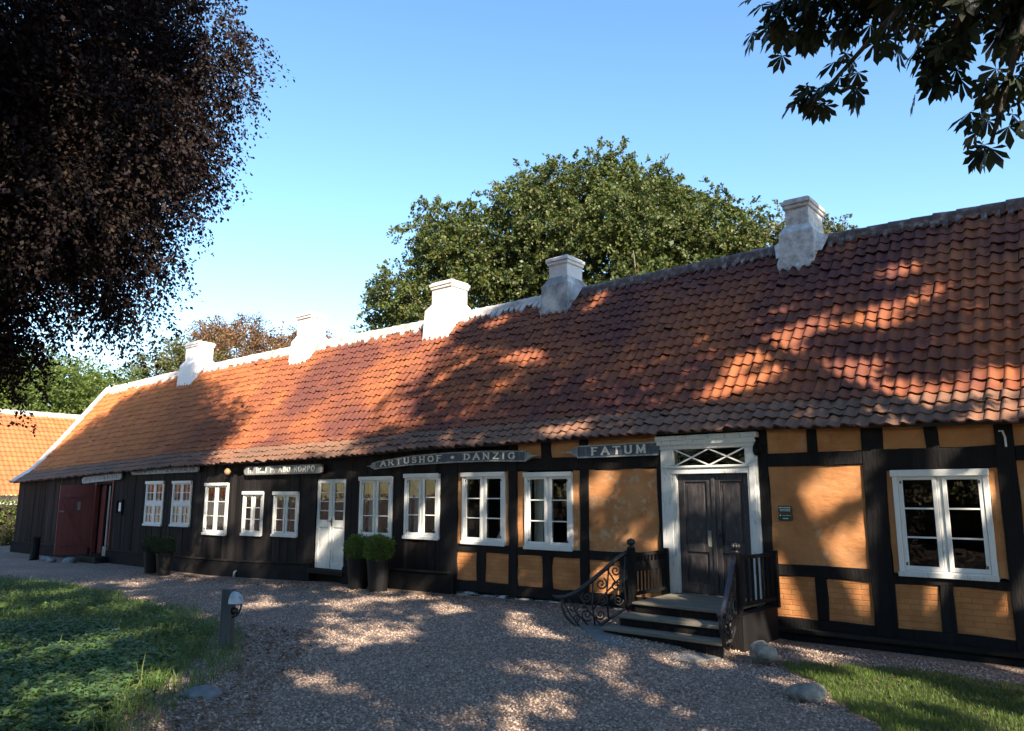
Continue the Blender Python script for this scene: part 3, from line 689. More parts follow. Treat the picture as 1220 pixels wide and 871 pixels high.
for k in range(n):
    a, b = k / n, (k + 1) / n
    p = [roof_pt(HX0 - .22, a, .0), roof_pt(HX0 - .22, b, .0), roof_pt(HX0 + .20, b, .0), roof_pt(HX0 + .20, a, .0)]
    q = [roof_pt(HX0 - .22, a, .09), roof_pt(HX0 - .22, b, .10), roof_pt(HX0 + .12, b, .085 + rnd.uniform(-.01, .01)), roof_pt(HX0 + .14, a, .08)]
    vg.add([tuple(map(float, u)) for u in p + q], [(4, 5, 6, 7), (0, 1, 5, 4), (2, 3, 7, 6), (1, 2, 6, 5), (0, 4, 7, 3)])
vg.build('verge', M['white_lime'], roof)
# chimneys
def chimney(x0, x1, y0, y1, zt, mat, soot, zs):
    c = .045; mb = MB(); f = .05 if x0 > -6 else .08; rz = float(np.interp((x0 + x1) / 2, RXp, RZ))
    zc = zt - .20
    mb.box(x0 + c, x1 - c, y0 + c, y1 - c, 5.6, zc, 0, .004)
    ch = mb.build('chimney', mat, house, bevel=.012)
    mb = MB(); mb.box(x0 + .012, x1 - .012, y0 + .012, y1 - .012, zc + .001, zc + .075, 0, .004); mb.box(x0 - .012, x1 + .012, y0 - .012, y1 + .012, zc + .076, zt - .04, 0, .005)
    mb.box(x0 + .03, x1 - .03, y0 + .03, y1 - .03, zt - .039, zt, 0, .008)
    mb.build('chimney_cap', mat, ch, bevel=.012)
    mb = MB(); g = .30                          # flared base with sloping shoulders, running down the front slope
    zb = 6.15
    vs = [(x0 - f, y0 - .20, zb - .35), (x1 + f, y0 - .20, zb - .35), (x1 + f, y1 + .2, zb - .35), (x0 - f, y1 + .2, zb - .35),
          (x0 - f * .9, y0 - .09, zs - .20), (x1 + f * .9, y0 - .09, zs - .20), (x1 + f * .9, y1 + .09, zs - .20), (x0 - f * .9, y1 + .09, zs - .20),
          (x0 + c, y0 + c, zs), (x1 - c, y0 + c, zs), (x1 - c, y1 - c, zs), (x0 + c, y1 - c, zs)]
    vs = [(a + rnd.uniform(-.012, .012), b + rnd.uniform(-.01, .01), d + rnd.uniform(-.015, .015)) for a, b, d in vs]
    fs = []
    for l in (0, 4):
        for k in range(4): fs.append((l + k, l + (k + 1) % 4, l + 4 + (k + 1) % 4, l + 4 + k))
    mb.add(vs, fs)
    for sd in (0, 1):                                    # mortar fillets onto the ridge
        xa = x1 + f - .02 if sd else x0 - f + .02; dx = .22 if sd else -.22
        mb.add([(xa, RY - .22, zs - .2), (xa, RY + .22, zs - .2), (xa + dx, RY + .15, rz + .02), (xa + dx, RY - .15, rz + .02), (xa, RY - .4, rz - .3), (xa + dx * .6, RY - .34, rz - .3)],
               [(0, 1, 2, 3) if not sd else (3, 2, 1, 0), (0, 3, 5, 4) if not sd else (4, 5, 3, 0)])
    q = x0 - f - .06
    while q < x1 + f:                                    # ragged mortar tongues over the top tiles
        l2 = rnd.uniform(.09, .15); pw = .15
        top = [tuple(map(float, roof_pt(q + dx, v, .085))) for dx, v in ((0, .03), (pw, .03), (pw, l2), (pw / 2, l2 + .02), (0, l2))]
        low = [tuple(map(float, roof_pt(q + dx, v, .0))) for dx, v in ((0, .03), (pw, .03), (pw, l2 + .01), (pw / 2, l2 + .03), (0, l2 + .01))]
        mb.add(top + low, [(4, 3, 2, 1, 0), (2, 3, 8, 7), (3, 4, 9, 8), (4, 0, 5, 9), (1, 2, 7, 6)]); q += .19
    mb.build('chimney_base', soot, ch)
chimney(-4.83, -4.29, 14.15, 15.10, 7.67, M['chim_old'], M['chim_old'], 7.15)
chimney(-10.55, -9.92, 14.15, 14.88, 7.66, M['chim_white'], M['chim_soot'], 7.15)
chimney(-14.53, -13.70, 14.12, 14.85, 7.75, M['chim_white'], M['chim_white'], 7.15)
chimney(-20.75, -19.95, 14.12, 14.82, 7.83, M['chim_white'], M['chim_white'], 7.1)
chimney(-28.0, -27.0, 14.12, 14.85, 7.79, M['chim_white'], M['chim_white'], 7.1)

# --- windows
def window(x0, x1, z0, z1, style):
    lean = rnd.uniform(-.004, .004)
    mb = MB(); fw = .065; y0, y1 = D - .045, D + .11
    mb.box(x0, x0 + fw, y0, y1, z0, z1); mb.box(x1 - fw, x1, y0, y1, z0, z1)
    mb.box(x0 + fw, x1 - fw, y0 + .002, y1, z1 - fw, z1 - .002); mb.box(x0 + fw, x1 - fw, y0 + .002, y1, z0 + .002, z0 + fw)
    xm = (x0 + x1) / 2
    if style != 'cross': mb.box(xm - .03, xm + .03, y0 + .035, y1, z0 + fw, z1 - fw)
    else: mb.box(xm - .045, xm + .045, y0 + .012, y1, z0 + fw, z1 - fw); zm = (z0 + z1) / 2; mb.box(x0 + fw, xm - .045, y0 + .012, y1, zm - .05, zm + .05); mb.box(xm + .045, x1 - fw, y0 + .012, y1, zm - .05, zm + .05)
    fr = mb.build('window', M['white'], house, bevel=.005)
    mb = MB(); mb.box(x0 - .015, x1 + .015, y0 - .035, y0 - .001, z1 - .075, z1 + .012, 0, .004); mb.build('drip_board', M['white'], fr, bevel=.006)
    mb = MB(); mb.box(x0 - .01, x1 + .01, y0 - .03, y0 - .001, z0 - .015, z0 + .05, 0, .004); mb.build('sill', M['white_worn'], fr, bevel=.006)
    cells = []
    if style == 'cross':
        for a, b in ((x0 + fw, xm - .045), (xm + .045, x1 - fw)):
            for c, d in ((z0 + fw, zm - .05), (zm + .05, z1 - fw)): cells.append((a, b, c, d, 2, 2))
    else:
        for a, b in ((x0 + fw, xm - .03), (xm + .03, x1 - fw)): cells.append((a, b, z0 + fw, z1 - fw, 1, 3))
    for ci, (a, b, c, d, nc, nr) in enumerate(cells):
        st = .05 if style != 'cross' else .03; ya, yb = y0 + .012, y0 + .055; g = .004
        mb = MB(); a += g; b -= g; c += g; d -= g
        mb.box(a, a + st, ya, yb, c, d); mb.box(b - st, b, ya, yb, c, d); mb.box(a + st, b - st, ya + .001, yb, c, c + st * 1.1); mb.box(a + st, b - st, ya + .001, yb, d - st, d)
        bw = .011
        for k in range(1, nr): zz = c + st + (d - c - 2 * st) * k / nr; mb.box(a + st, b - st, ya + .006, yb - .006, zz - bw, zz + bw)
        for k in range(1, nc): xx = a + st + (b - a - 2 * st) * k / nc; mb.box(xx - bw, xx + bw, ya + .007, yb - .007, c + st, d - st)
        cs = mb.build('casement', M['white'], fr, bevel=.003)
        mb = MB(); yg = ya + .025; mb.add([(a + st * .8, yg, c + st * .8), (b - st * .8, yg, c + st * .8), (b - st * .8, yg, d - st * .8), (a + st * .8, yg, d - st * .8)], [(0, 1, 2, 3)])
        mb.build('glass', M['glass'], fr)
        if style != 'cross':
            xx = a + .02 if ci == 0 else b - .045
            for zz in (c + .06, d - .10): MB().box(xx, xx + .02, ya - .006, ya + .001, zz, zz + .04).build('hinge', M['grey_post'], fr)
    if style == 'cross' or style == 'cur' or style == 'curpot':
        def drape(xa, xb, pinch):
            mb = MB(); n = 18; rows = 9; vs = []
            for r in range(rows + 1):
                t = r / rows; zz = z1 - .05 - (z1 - z0 - .1) * t; wdt = 1 - pinch * math.sin(min(1, t * 1.25) * math.pi / 2)
                for k in range(n + 1): u = k / n; vs.append((xa + (xb - xa) * u * wdt, y1 + .07 + .018 * math.sin(u * 22) + .02 * math.sin(t * 3), zz))
            mb.add(vs, [(r * (n + 1) + k, r * (n + 1) + k + 1, (r + 1) * (n + 1) + k + 1, (r + 1) * (n + 1) + k) for r in range(rows) for k in range(n)])
            mb.build('curtain', M['curtain'], fr, smooth=True)
        drape(x0 + .06, xm - .02, .55)
        if style == 'cross': drape(x1 - .06, xm + .1, .3)
    if style == 'blind':
        mb = MB(); mb.box(x0 + .08, x0 + .36, y1 + .05, y1 + .07, z0 + .07, z1 - .07); mb.build('shutter', simple('inner_shutter', [(.3, (.22, .08, .03)), (.7, (.35, .14, .06))], 3, .6, .2), fr)
    sb = MB(); sb.box(x0, x1, y1 + .002, y1 + .22, z0 - .01, z0 + .045); sb.build('inner_sill', M['white_worn'], fr)
    if 'pot' in style:
        px, py, pz = xm + (x1 - xm) * .45, y1 + .11, z0 + .047
        lb_ = {-10.60: 'small white vase with a dry twig on the window sill beside the yellow wall', -12.30: 'low white planter on the sill of the window right of the shrubs', -13.80: 'white flower pot with green plant in the window above the shrubs'}[x0]
        if x0 == -10.60:
            t = thing('vase', lb_, 'vase', (px, py, pz))
            MB().lathe((px, py, pz), [(.04, 0), (.075, .04), (.08, .09), (.05, .14), (.035, .17), (.045, .19)], 14).build('vase_body', M['ceramic'], t, smooth=True)
            mb = MB()
            for k in range(5): an = k * 1.3; mb.tube([(px, py, pz + .17), (px + .03 * math.cos(an), py + .02 * math.sin(an), pz + .3), (px + .09 * math.cos(an), py + .05 * math.sin(an), pz + .42)], .004, 4)
            mb.build('dry_twig', M['litter'], t)
        else:
            t = thing('flower_pot', lb_, 'flower pot', (px, py, pz)); hh = .15 if x0 == -13.80 else .11
            MB().lathe((px, py, pz), [(.07, 0), (.095, hh), (.10, hh), (.10, hh + .02), (.08, hh + .02)], 16).build('pot', M['ceramic'], t, smooth=True)
            n = 150; q = unit(rg.normal(size=(n, 3))) * rg.uniform(.02, .12, (n, 1)) * np.array([1, .7, 1]) + np.array([px, py, pz + hh + .09])
            V, F = leaf_quads(q, unit(rg.normal(size=(n, 3)) + np.array([0, 0, .4])), rg.uniform(.04, .08, n), .5); np_mesh('foliage', V, F, M['box_dark'], t)
for wdef in WIN: window(*wdef)

# --- main door: white surround, transom light, dark double leaf
sur = MB(); a, b, c, d = DOOR; y0 = D - .07
sur.add([(-6.09, y0, .42), (a - .06, y0, .42), (a - .06, y0, 2.40), (-6.09, y0, 2.66), (-6.09, D + .1, .42), (a - .06, D + .1, .42), (a - .06, D + .1, 2.40), (-6.09, D + .1, 2.66)],
        [(0, 1, 2, 3), (0, 3, 7, 4), (1, 5, 6, 2), (0, 4, 5, 1), (3, 2, 6, 7)])
sur.box(b + .0, -4.46, y0 + .001, D + .1, .42, 2.62); sur.box(a - .06, a, y0 + .03, D + .1, .45, 2.34)          # pilasters, left reveal moulding
sur.box(b + .03, -4.49, y0 - .015, y0 + .0005, .60, 2.50)
sur.box(-6.09, -4.50, y0 + .002, D + .1, 2.335, 2.47); sur.box(-6.05, -4.56, y0 - .03, y0 + .001, 2.43, 2.465)
sur.box(-6.09, -5.86, y0 + .003, D + .1, 2.47, 2.735); sur.box(-4.65, -4.50, y0 + .003, D + .1, 2.47, 2.735)
sur.box(-6.10, -4.49, y0 - .004, D + .1, 2.735, 2.84); sur.box(-6.13, -4.46, y0 - .05, y0 - .0045, 2.80, 2.90); sur.box(-6.15, -4.42, y0 - .07, D + .1, 2.875, 2.955)
ds = sur.build('door_surround', M['white_worn'], house, bevel=.008)
tr = MB(); x0_, x1_, z0_, z1_ = TRANSOM; xm = (x0_ + x1_) / 2
for k in range(2):
    p, q = (x0_, xm) if k == 0 else (xm, x1_)
    tr.bar((p, y0 + .03, z0_), (q, y0 + .03, z1_), .02, .022, (0, 1, 0)); tr.bar((p, y0 + .034, z1_), (q, y0 + .034, z0_), .02, .022, (0, 1, 0))
tr.build('transom_lattice', M['white'], ds)
MB().add([(0, 0, 0)], []) ; gm = MB(); gm.add([(x0_, y0 + .06, z0_), (x1_, y0 + .06, z0_), (x1_, y0 + .06, z1_), (x0_, y0 + .06, z1_)], [(0, 1, 2, 3)]); gm.build('transom_glass', M['glass'], ds)
th = MB(); th.box(a - .2, b + .1, D - .06, D + .12, .36, .47); th.build('threshold', M['tread'], house, bevel=.01)
def panel_leaf(name, xa, xb, z0, z1, y, mat, rails_, st=.11):
    mb = MB(); mb.box(xa, xa + st, y, y + .05, z0, z1); mb.box(xb - st, xb, y, y + .05, z0, z1)
    zs = [z0] + rails_ + [z1]
    for k, zz in enumerate(zs):
        hh = .15 if k == 0 else .12
        lo = zz if k == 0 else (zz - hh if k == len(zs) - 1 else zz - hh / 2)
        mb.box(xa + st, xb - st, y + .001, y + .05, lo, lo + hh)
    mb.box(xa + st, xb - st, y + .028, y + .04, z0 + .01, z1 - .01)
    for k in range(len(zs) - 1):
        lo = zs[k] + (.15 if k == 0 else .06) + .05; hi = zs[k + 1] - (.12 if k == len(zs) - 2 else .06) - .05
        mb.box(xa + st + .045, xb - st - .045, y + .014, y + .029, lo, hi)
    return mb.build(name, mat, house, bevel=.006)
xm = (a + b) / 2
l1 = panel_leaf('door', a + .005, xm - .004, c + .005, d, D + .03, M['dark_door'], [1.17]); l2 = panel_leaf('door', xm + .004, b - .005, c + .005, d, D + .03, M['dark_door'], [1.17])
MB().box(xm - .028, xm + .03, D + .005, D + .0295, c + .01, d - .02).build('meeting_strip', M['dark_door'], l1, bevel=.006)
hd = MB(); hd.poly([(xm - .11, 1.20), (xm - .06, 1.20), (xm - .05, 1.30), (xm - .06, 1.45), (xm - .11, 1.45), (xm - .12, 1.32)], D + .018, D + .029); hd.build('lock_plate', M['grey_wood'], l1)
hd = MB(); hd.poly([(xm + .07, 1.18), (xm + .12, 1.20), (xm + .13, 1.30), (xm + .12, 1.44), (xm + .075, 1.46), (xm + .06, 1.3)], D + .016, D + .029); hd.tube([(xm + .095, D + .015, 1.38), (xm + .095, D - .04, 1.38), (xm + .04, D - .045, 1.36)], .009, 6); hd.build('door_handle', M['iron'], l2)
cb = MB()                                                # carved scroll corbel beside the cornice
pts = [(-4.47 + .0 + (.15 - .011 * k) * math.cos(k * .5) * .5 + .02, D - .06, 2.66 + (.15 - .011 * k) * math.sin(k * .5)) for k in range(13)]
cb.tube(pts, [.035 - .0015 * k for k in range(13)], 8); cb.lathe((-4.45, D - .06, 2.60), [(.03, 0), (.05, .05), (.05, .1), (.02, .14)], 10); cb.build('scroll_corbel', M['tar'], house, smooth=True)

# --- French door in the tarred wall
a, b, c, d = FRENCH; mb = MB(); y0 = D - .01
mb.box(a - .07, a, y0, D + .1, c - .03, d + .06); mb.box(b, b + .07, y0, D + .1, c - .03, d + .06); mb.box(a - .07, b + .07, y0 + .001, D + .1, d + .061, d + .20); mb.build('door_casing', M['tar_board'], house)
MB().box(a - .12, b + .12, D - .12, D + .1, c - .12, c - .01).build('threshold', M['skirting'], house, bevel=.01)
xm = (a + b) / 2; glz = 1.42
for xa, xb in ((a + .005, xm - .003), (xm + .003, b - .005)):
    mb = MB(); st = .10; y = D + .02
    mb.box(xa, xa + st, y, y + .05, c, d); mb.box(xb - st, xb, y, y + .05, c, d)
    for lo, hi in ((c, c + .14), (glz - .17, glz), (d - .10, d)): mb.box(xa + st, xb - st, y + .001, y + .05, lo, hi)
    for k in range(1, 4): zz = glz + (d - .1 - glz) * k / 4; mb.box(xa + st, xb - st, y + .008, y + .045, zz - .012, zz + .012)
    mb.box(xa + st, xb - st, y + .025, y + .04, c + .1, glz - .1); mb.box(xa + st + .03, xb - st - .03, y + .012, y + .026, c + .19, glz - .22)
    lf = mb.build('door', M['white_worn'], house, bevel=.005)
    mb = MB(); mb.add([(xa + st * .9, y + .03, glz - .02), (xb - st * .9, y + .03, glz - .02), (xb - st * .9, y + .03, d - .08), (xa + st * .9, y + .03, d - .08)], [(0, 1, 2, 3)]); mb.build('door_glass', M['glass'], lf)
MB().box(xm - .02, xm + .025, D - .002, D + .019, c + .02, d - .02).build('meeting_strip', M['white'], lf, bevel=.004)
mb = MB(); mb.box(xm + .03, xm + .06, D + .008, D + .019, 1.28, 1.46); mb.tube([(xm + .045, D + .01, 1.40), (xm + .045, D - .05, 1.40), (xm - .03, D - .055, 1.39)], .010, 6); mb.build('door_handle', M['iron'], lf)

# --- open red barn door at the far end
a, b, c, d = BARN
mb = MB(); x0_ = -28.05; yw = 1.0
for k in range(6):
    p = D - .03 - yw * k / 6; q = D - .03 - yw * (k + 1) / 6 + .006; dx = -.22 * (k / 6); dx2 = -.22 * ((k + 1) / 6)
    mb.add([(x0_ + dx, p, c - .02), (x0_ + dx2, q, c - .02), (x0_ + dx2, q, d - .02), (x0_ + dx, p, d - .02), (x0_ + dx - .04, p, c - .02), (x0_ + dx2 - .04, q, c - .02), (x0_ + dx2 - .04, q, d - .02), (x0_ + dx - .04, p, d - .02)],
           [(0, 3, 2, 1), (4, 5, 6, 7), (0, 1, 5, 4), (2, 3, 7, 6), (1, 2, 6, 5), (0, 4, 7, 3)])
rd = mb.build('door', M['red'], house); rd['label'] = 'open oxblood red plank door with a diagonal brace'
mb = MB()
def on_door(t, z, o=.02): return (x0_ - .22 * t + o, D - .03 - yw * t, z)
for zz in (.38, 1.98): mb.bar(on_door(.01, zz), on_door(.99, zz), .12, .035, (1, 0, 0))
mb.bar(on_door(.90, 1.92, .021), on_door(.25, .44, .021), .09, .032, (1, 0, 0)); mb.build('door_brace', M['red'], rd)
mb = MB(); mb.bar(on_door(.42, 1.50, .03), on_door(.42, 1.78, .03), .10, .012, (1, 0, 0)); mb.bar(on_door(.84, 1.46, .03), on_door(.98, 1.46, .03), .05, .02, (1, 0, 0)); mb.build('door_latch', M['grey_wood'], rd)
mb = MB(); mb.box(a - .10, a, D - .03, D + .12, c - .1, d + .08); mb.box(b, b + .09, D - .03, D + .12, c - .1, d + .08); mb.box(a - .1, b + .1, D - .031, D + .12, d + .081, d + .2); mb.build('door_casing', M['red'], house)
mb = MB(); mb.box(a + .02, a + .35, D + .16, D + .22, c, d - .03); mb.build('inner_door', M['red'], house)
mb = MB(); mb.box(b - .16, b - .05, D - .055, D - .032, c + .3, d - .05, 0, .01); mb.box(b - .22, b + .05, D - .09, D - .034, c - .02, c + .28, 0, .01); mb.build('door_lining', M['grey_wood'], house)
mb = MB(); mb.box(a - .1, b + .3, D - .5, D - .14, -.35, .02, 0, .01); mb.build('door_step', M['skirting'], house, bevel=.02)

# ------------------------------------------------------------------ things on the wall
def arc(cx, cy, rx, ry, a0, a1, n=9): return [(cx + rx * math.cos(R(a0 + (a1 - a0) * k / n)), cy + ry * math.sin(R(a0 + (a1 - a0) * k / n))) for k in range(n + 1)]
GL = {'A': (.72, [[(.02, 0), (.36, 1), (.70, 0)], [(.15, .36), (.57, .36)]]), 'R': (.66, [[(.08, 0), (.08, 1)], [(.08, .98)] + arc(.32, .76, .27, .23, 90, -90) + [(.08, .53)], [(.32, .52), (.64, 0)]]),
 'T': (.68, [[(.34, 0), (.34, 1)], [(0, .98), (.68, .98)]]), 'U': (.68, [[(.08, 1), (.08, .32)] + arc(.34, .30, .26, .28, 180, 360) + [(.60, 1)]]),
 'S': (.56, [arc(.28, .74, .23, .24, 30, 250) + arc(.27, .27, .25, .26, 75, -150)]), 'H': (.68, [[(.08, 0), (.08, 1)], [(.60, 0), (.60, 1)], [(.08, .5), (.60, .5)]]),
 'O': (.74, [arc(.37, .5, .32, .48, 0, 360, 16)]), 'F': (.58, [[(.08, 0), (.08, 1)], [(.08, .98), (.56, .98)], [(.08, .53), (.44, .53)]]),
 'D': (.68, [[(.08, 0), (.08, 1)], [(.08, .98)] + arc(.25, .5, .38, .48, 90, -90) + [(.08, .02)]]), 'N': (.70, [[(.08, 0), (.08, 1), (.62, 0), (.62, 1)]]),
 'Z': (.62, [[(.04, .98), (.58, .98), (.04, .02), (.58, .02)]]), 'I': (.24, [[(.12, 0), (.12, 1)]]), 'G': (.70, [arc(.37, .5, .32, .48, 40, 340, 14) + [(.66, .45), (.44, .45)]]),
 'M': (.86, [[(.08, 0), (.12, 1), (.43, .1), (.74, 1), (.78, 0)]]), 'K': (.66, [[(.08, 0), (.08, 1)], [(.60, 1), (.10, .44)], [(.28, .58), (.62, 0)]]),
 'B': (.62, [[(.08, 0), (.08, 1)], [(.08, .98)] + arc(.30, .76, .22, .22, 90, -90) + [(.08, .54)], [(.08, .52)] + arc(.32, .27, .25, .25, 90, -90) + [(.08, .02)]]),
 'P': (.60, [[(.08, 0), (.08, 1)], [(.08, .98)] + arc(.30, .74, .26, .24, 90, -90) + [(.08, .50)]]), 'J': (.40, [[(.28, 1), (.28, .25)] + arc(.15, .22, .13, .2, 0, -150)]),
 '.': (.22, [[(.06, .05), (.16, .05)]]), '*': (.4, [[(.2, .3), (.2, .7)], [(.03, .4), (.37, .6)], [(.03, .6), (.37, .4)]]), ' ': (.36, [])}
SERIF = {'A': [(.02, 0), (.70, 0)], 'R': [(.08, 0), (.08, 1), (.64, 0)], 'T': [(.34, 0)], 'U': [(.08, 1), (.60, 1)], 'H': [(.08, 0), (.08, 1), (.60, 0), (.60, 1)], 'F': [(.08, 0), (.08, 1)], 'D': [(.06, 0), (.06, 1)], 'N': [(.08, 0), (.08, 1), (.62, 1)],
 'I': [(.12, 0), (.12, 1)], 'M': [(.08, 0), (.78, 0), (.12, 1), (.74, 1)], 'K': [(.08, 0), (.08, 1), (.62, 0)], 'B': [], 'P': [(.08, 0)]}
def lettering(mb, text, place, height, stroke, y, serif=True, gap=.2, xscale=1.0):
    """place(s) -> (x, z, dx, dz) for a distance s along the baseline"""
    s = 0; cnt = 0
    for ch in text:
        wd, st = GL[ch]
        def P(u, v): x, z, dx, dz = place(s + u * height * xscale); return (x - dz * v * height, z + dx * v * height)
        for pl_ in st:
            for p, q in zip(pl_[:-1], pl_[1:]):
                if math.hypot(p[0] - q[0], p[1] - q[1]) < .01: continue
                a, b = P(*p), P(*q); cnt += 1; o = .0004 * (cnt % 7)
                vert = abs(p[1] - q[1]) > abs(p[0] - q[0]); wdt = stroke * (1.15 if vert else .75)
                e = Vector((b[0] - a[0], b[1] - a[1])).normalized() * wdt * .35
                mb.bar((a[0] - e[0], y - o, a[1] - e[1]), (b[0] + e[0], y - o, b[1] + e[1]), wdt, .012, (0, 1, 0))
        if serif:
            for u, v in SERIF.get(ch, []):
                a, b = P(u - .12, v), P(u + .12, v); cnt += 1; mb.bar((a[0], y - .0004 * (cnt % 7) - .003, a[1]), (b[0], y - .0004 * (cnt % 7) - .003, b[1]), stroke * .6, .012, (0, 1, 0))
        s += (wd + gap) * height * xscale
    return s
def text_len(t, h, gap, xs): return sum((GL[c][0] + gap) * h * xs for c in t) - gap * h * xs
BY = 11.27
# long arched nameboard
tx = [-13.31, -13.13, -12.06, -10.85, -9.82, -8.87]; tz = [2.70, 2.735, 2.825, 2.855, 2.850, 2.815]; bz = [2.575, 2.59, 2.645, 2.665, 2.665, 2.635]
bo = thing('name_board', 'long arched blue grey board lettered ARTUSHOF DANZIG in white', 'sign board', (-11, BY, 2.6))
xs = np.linspace(-13.25, -8.9, 40); top = [(float(x), float(np.interp(x, tx, tz))) for x in xs]; bot = [(float(x), float(np.interp(x, tx, bz))) for x in xs]
mb = MB()
for k in range(39): mb.poly([bot[k], bot[k + 1], top[k + 1], top[k]], BY - .02, BY + .03)
mb.build('board', M['board_blue'], bo)
mb = MB()
for k in range(39):
    for q, sgn in ((top, -1), (bot, 1)): mb.poly([(q[k][0], q[k][1] - .013), (q[k + 1][0], q[k + 1][1] - .013), (q[k + 1][0], q[k + 1][1] + .013), (q[k][0], q[k][1] + .013)], BY - .035, BY - .0205)
def end_orn(cx, cz, s, mb, sc=1.0):
    mb.poly([(cx, cz + .08 * sc), (cx, cz - .08 * sc), (cx + s * .10, cz - .05 * sc), (cx + s * .13, cz - .02 * sc), (cx + s * .30 * sc, cz), (cx + s * .13, cz + .02 * sc), (cx + s * .10, cz + .05 * sc)][::(1 if s < 0 else -1)], BY - .036, BY + .028)
    for a0 in (60, -60):
        pts = [(cx + s * (.08 + .055 * math.cos(R(a0) + k * .5)) , BY - .04, cz + (1 if a0 > 0 else -1) * .045 + .035 * math.sin(k * .5) * (1 - k * .05)) for k in range(11)]
        mb.tube(pts, .010, 6)
end_orn(-13.2, 2.645, -1, mb); end_orn(-8.92, 2.725, 1, mb, 1.1)
mb.build('carved_border', M['board_silver'], bo)
TXT = 'ARTUSHOF * DANZIG'; hgt = .115; ln0 = text_len(TXT, hgt, .42, 1.7)
sx_ = -13.02; sc = 3.85 / ln0
def pl_art(s):
    x = sx_ + s * sc; f = lambda q: float(np.interp(q, tx, bz)) + .04
    dz = (f(x + .05) - f(x - .05)) / .1; l = math.hypot(1, dz); return (x, f(x), 1 / l, dz / l)
mb = MB(); lettering(mb, TXT, pl_art, hgt, .026, BY - .026, True, .42, 1.7); mb.build('lettering', M['pale_mark'], bo)
# FATUM
bo = thing('name_board', 'short blue grey board lettered FATUM with a carved arrow tip', 'sign board', (-6.9, BY, 2.7))
mb = MB(); mb.poly([(-7.72, 2.665), (-6.11, 2.665), (-6.11, 2.865), (-7.72, 2.855)], BY - .02, BY + .03); mb.build('board', M['board_blue'], bo)
mb = MB(); mb.poly([(-7.72, 2.650), (-6.12, 2.652), (-6.12, 2.678), (-7.72, 2.676)], BY - .035, BY - .0205); mb.poly([(-7.72, 2.846), (-6.12, 2.854), (-6.12, 2.878), (-7.72, 2.872)], BY - .035, BY - .0205); end_orn(-7.72, 2.762, -1, mb, 1.2); mb.build('carved_border', M['board_silver'], bo)
mb = MB(); ln0 = text_len('FATUM', .125, .42, 1.75)
lettering(mb, 'FATUM', lambda s: (-7.42 + s * 1.08 / ln0, 2.70 + .005 * s, 1, 0), .125, .029, BY - .026, True, .42, 1.75); mb.build('lettering', M['pale_mark'], bo)
def capsule(x0, x1, zc0, zc1, hh, n=7):
    out = []
    for k in range(n + 1): an = -90 - 180 * k / n; out.append((x0 + hh + hh * math.cos(R(an)), zc0 + hh * math.sin(R(an))))
    for k in range(n + 1): an = 90 - 180 * k / n; out.append((x1 - hh + hh * math.cos(R(an)), zc1 + hh * math.sin(R(an))))
    return out[::-1]
bo = thing('name_board', 'sunlit pale board with rounded ends lettered ABO KORPO above two small windows', 'sign board', (-16.9, BY, 2.6))
mb = MB(); mb.poly(capsule(-18.52, -15.12, 2.635, 2.63, .115), BY - .05, BY + .03); mb.build('board', M['board_pale'], bo, bevel=.012)
mb = MB(); T = 'H. HMJ F. ABO KORPO'; ln0 = text_len(T, .13, .3, 1.5)
lettering(mb, T, lambda s: (-18.30 + s * 2.9 / ln0, 2.575, 1, 0), .13, .024, BY - .053, False, .3, 1.5); mb.build('lettering', M['white'], bo)
def faded(x0, x1, z0, z1, h, label, seed):
    g = random.Random(seed); bo = thing('name_board', label, 'sign board', ((x0 + x1) / 2, BY, z0 - .1))
    mb = MB(); mb.poly(capsule(x0, x1, z0, z1, h), BY - .03, BY + .03); mb.build('board', M['board_silver'], bo, bevel=.01)
    mb = MB(); x = x0 + .3                                # worn, no longer legible letter strokes
    while x < x1 - .3:
        zc = z0 + (z1 - z0) * (x - x0) / (x1 - x0); k = g.random()
        mb.bar((x, BY - .033, zc - h * .45), (x + g.uniform(-.03, .03), BY - .033, zc + h * .45), .028, .008, (0, 1, 0))
        if k < .6: mb.bar((x + .02, BY - .0335, zc + g.choice((-.4, 0, .4)) * h), (x + .12, BY - .0335, zc + g.choice((-.4, 0, .4)) * h), .02, .008, (0, 1, 0))
        x += g.uniform(.12, .24)
    mb.build('worn_lettering', M['board_blue'], bo)
faded(-25.17, -20.94, 2.735, 2.75, .093, 'faded grey board with rounded ends above the two small paned windows', 4)
faded(-28.96, -25.86, 2.515, 2.625, .115, 'faded grey board with rounded ends above the red door', 6)
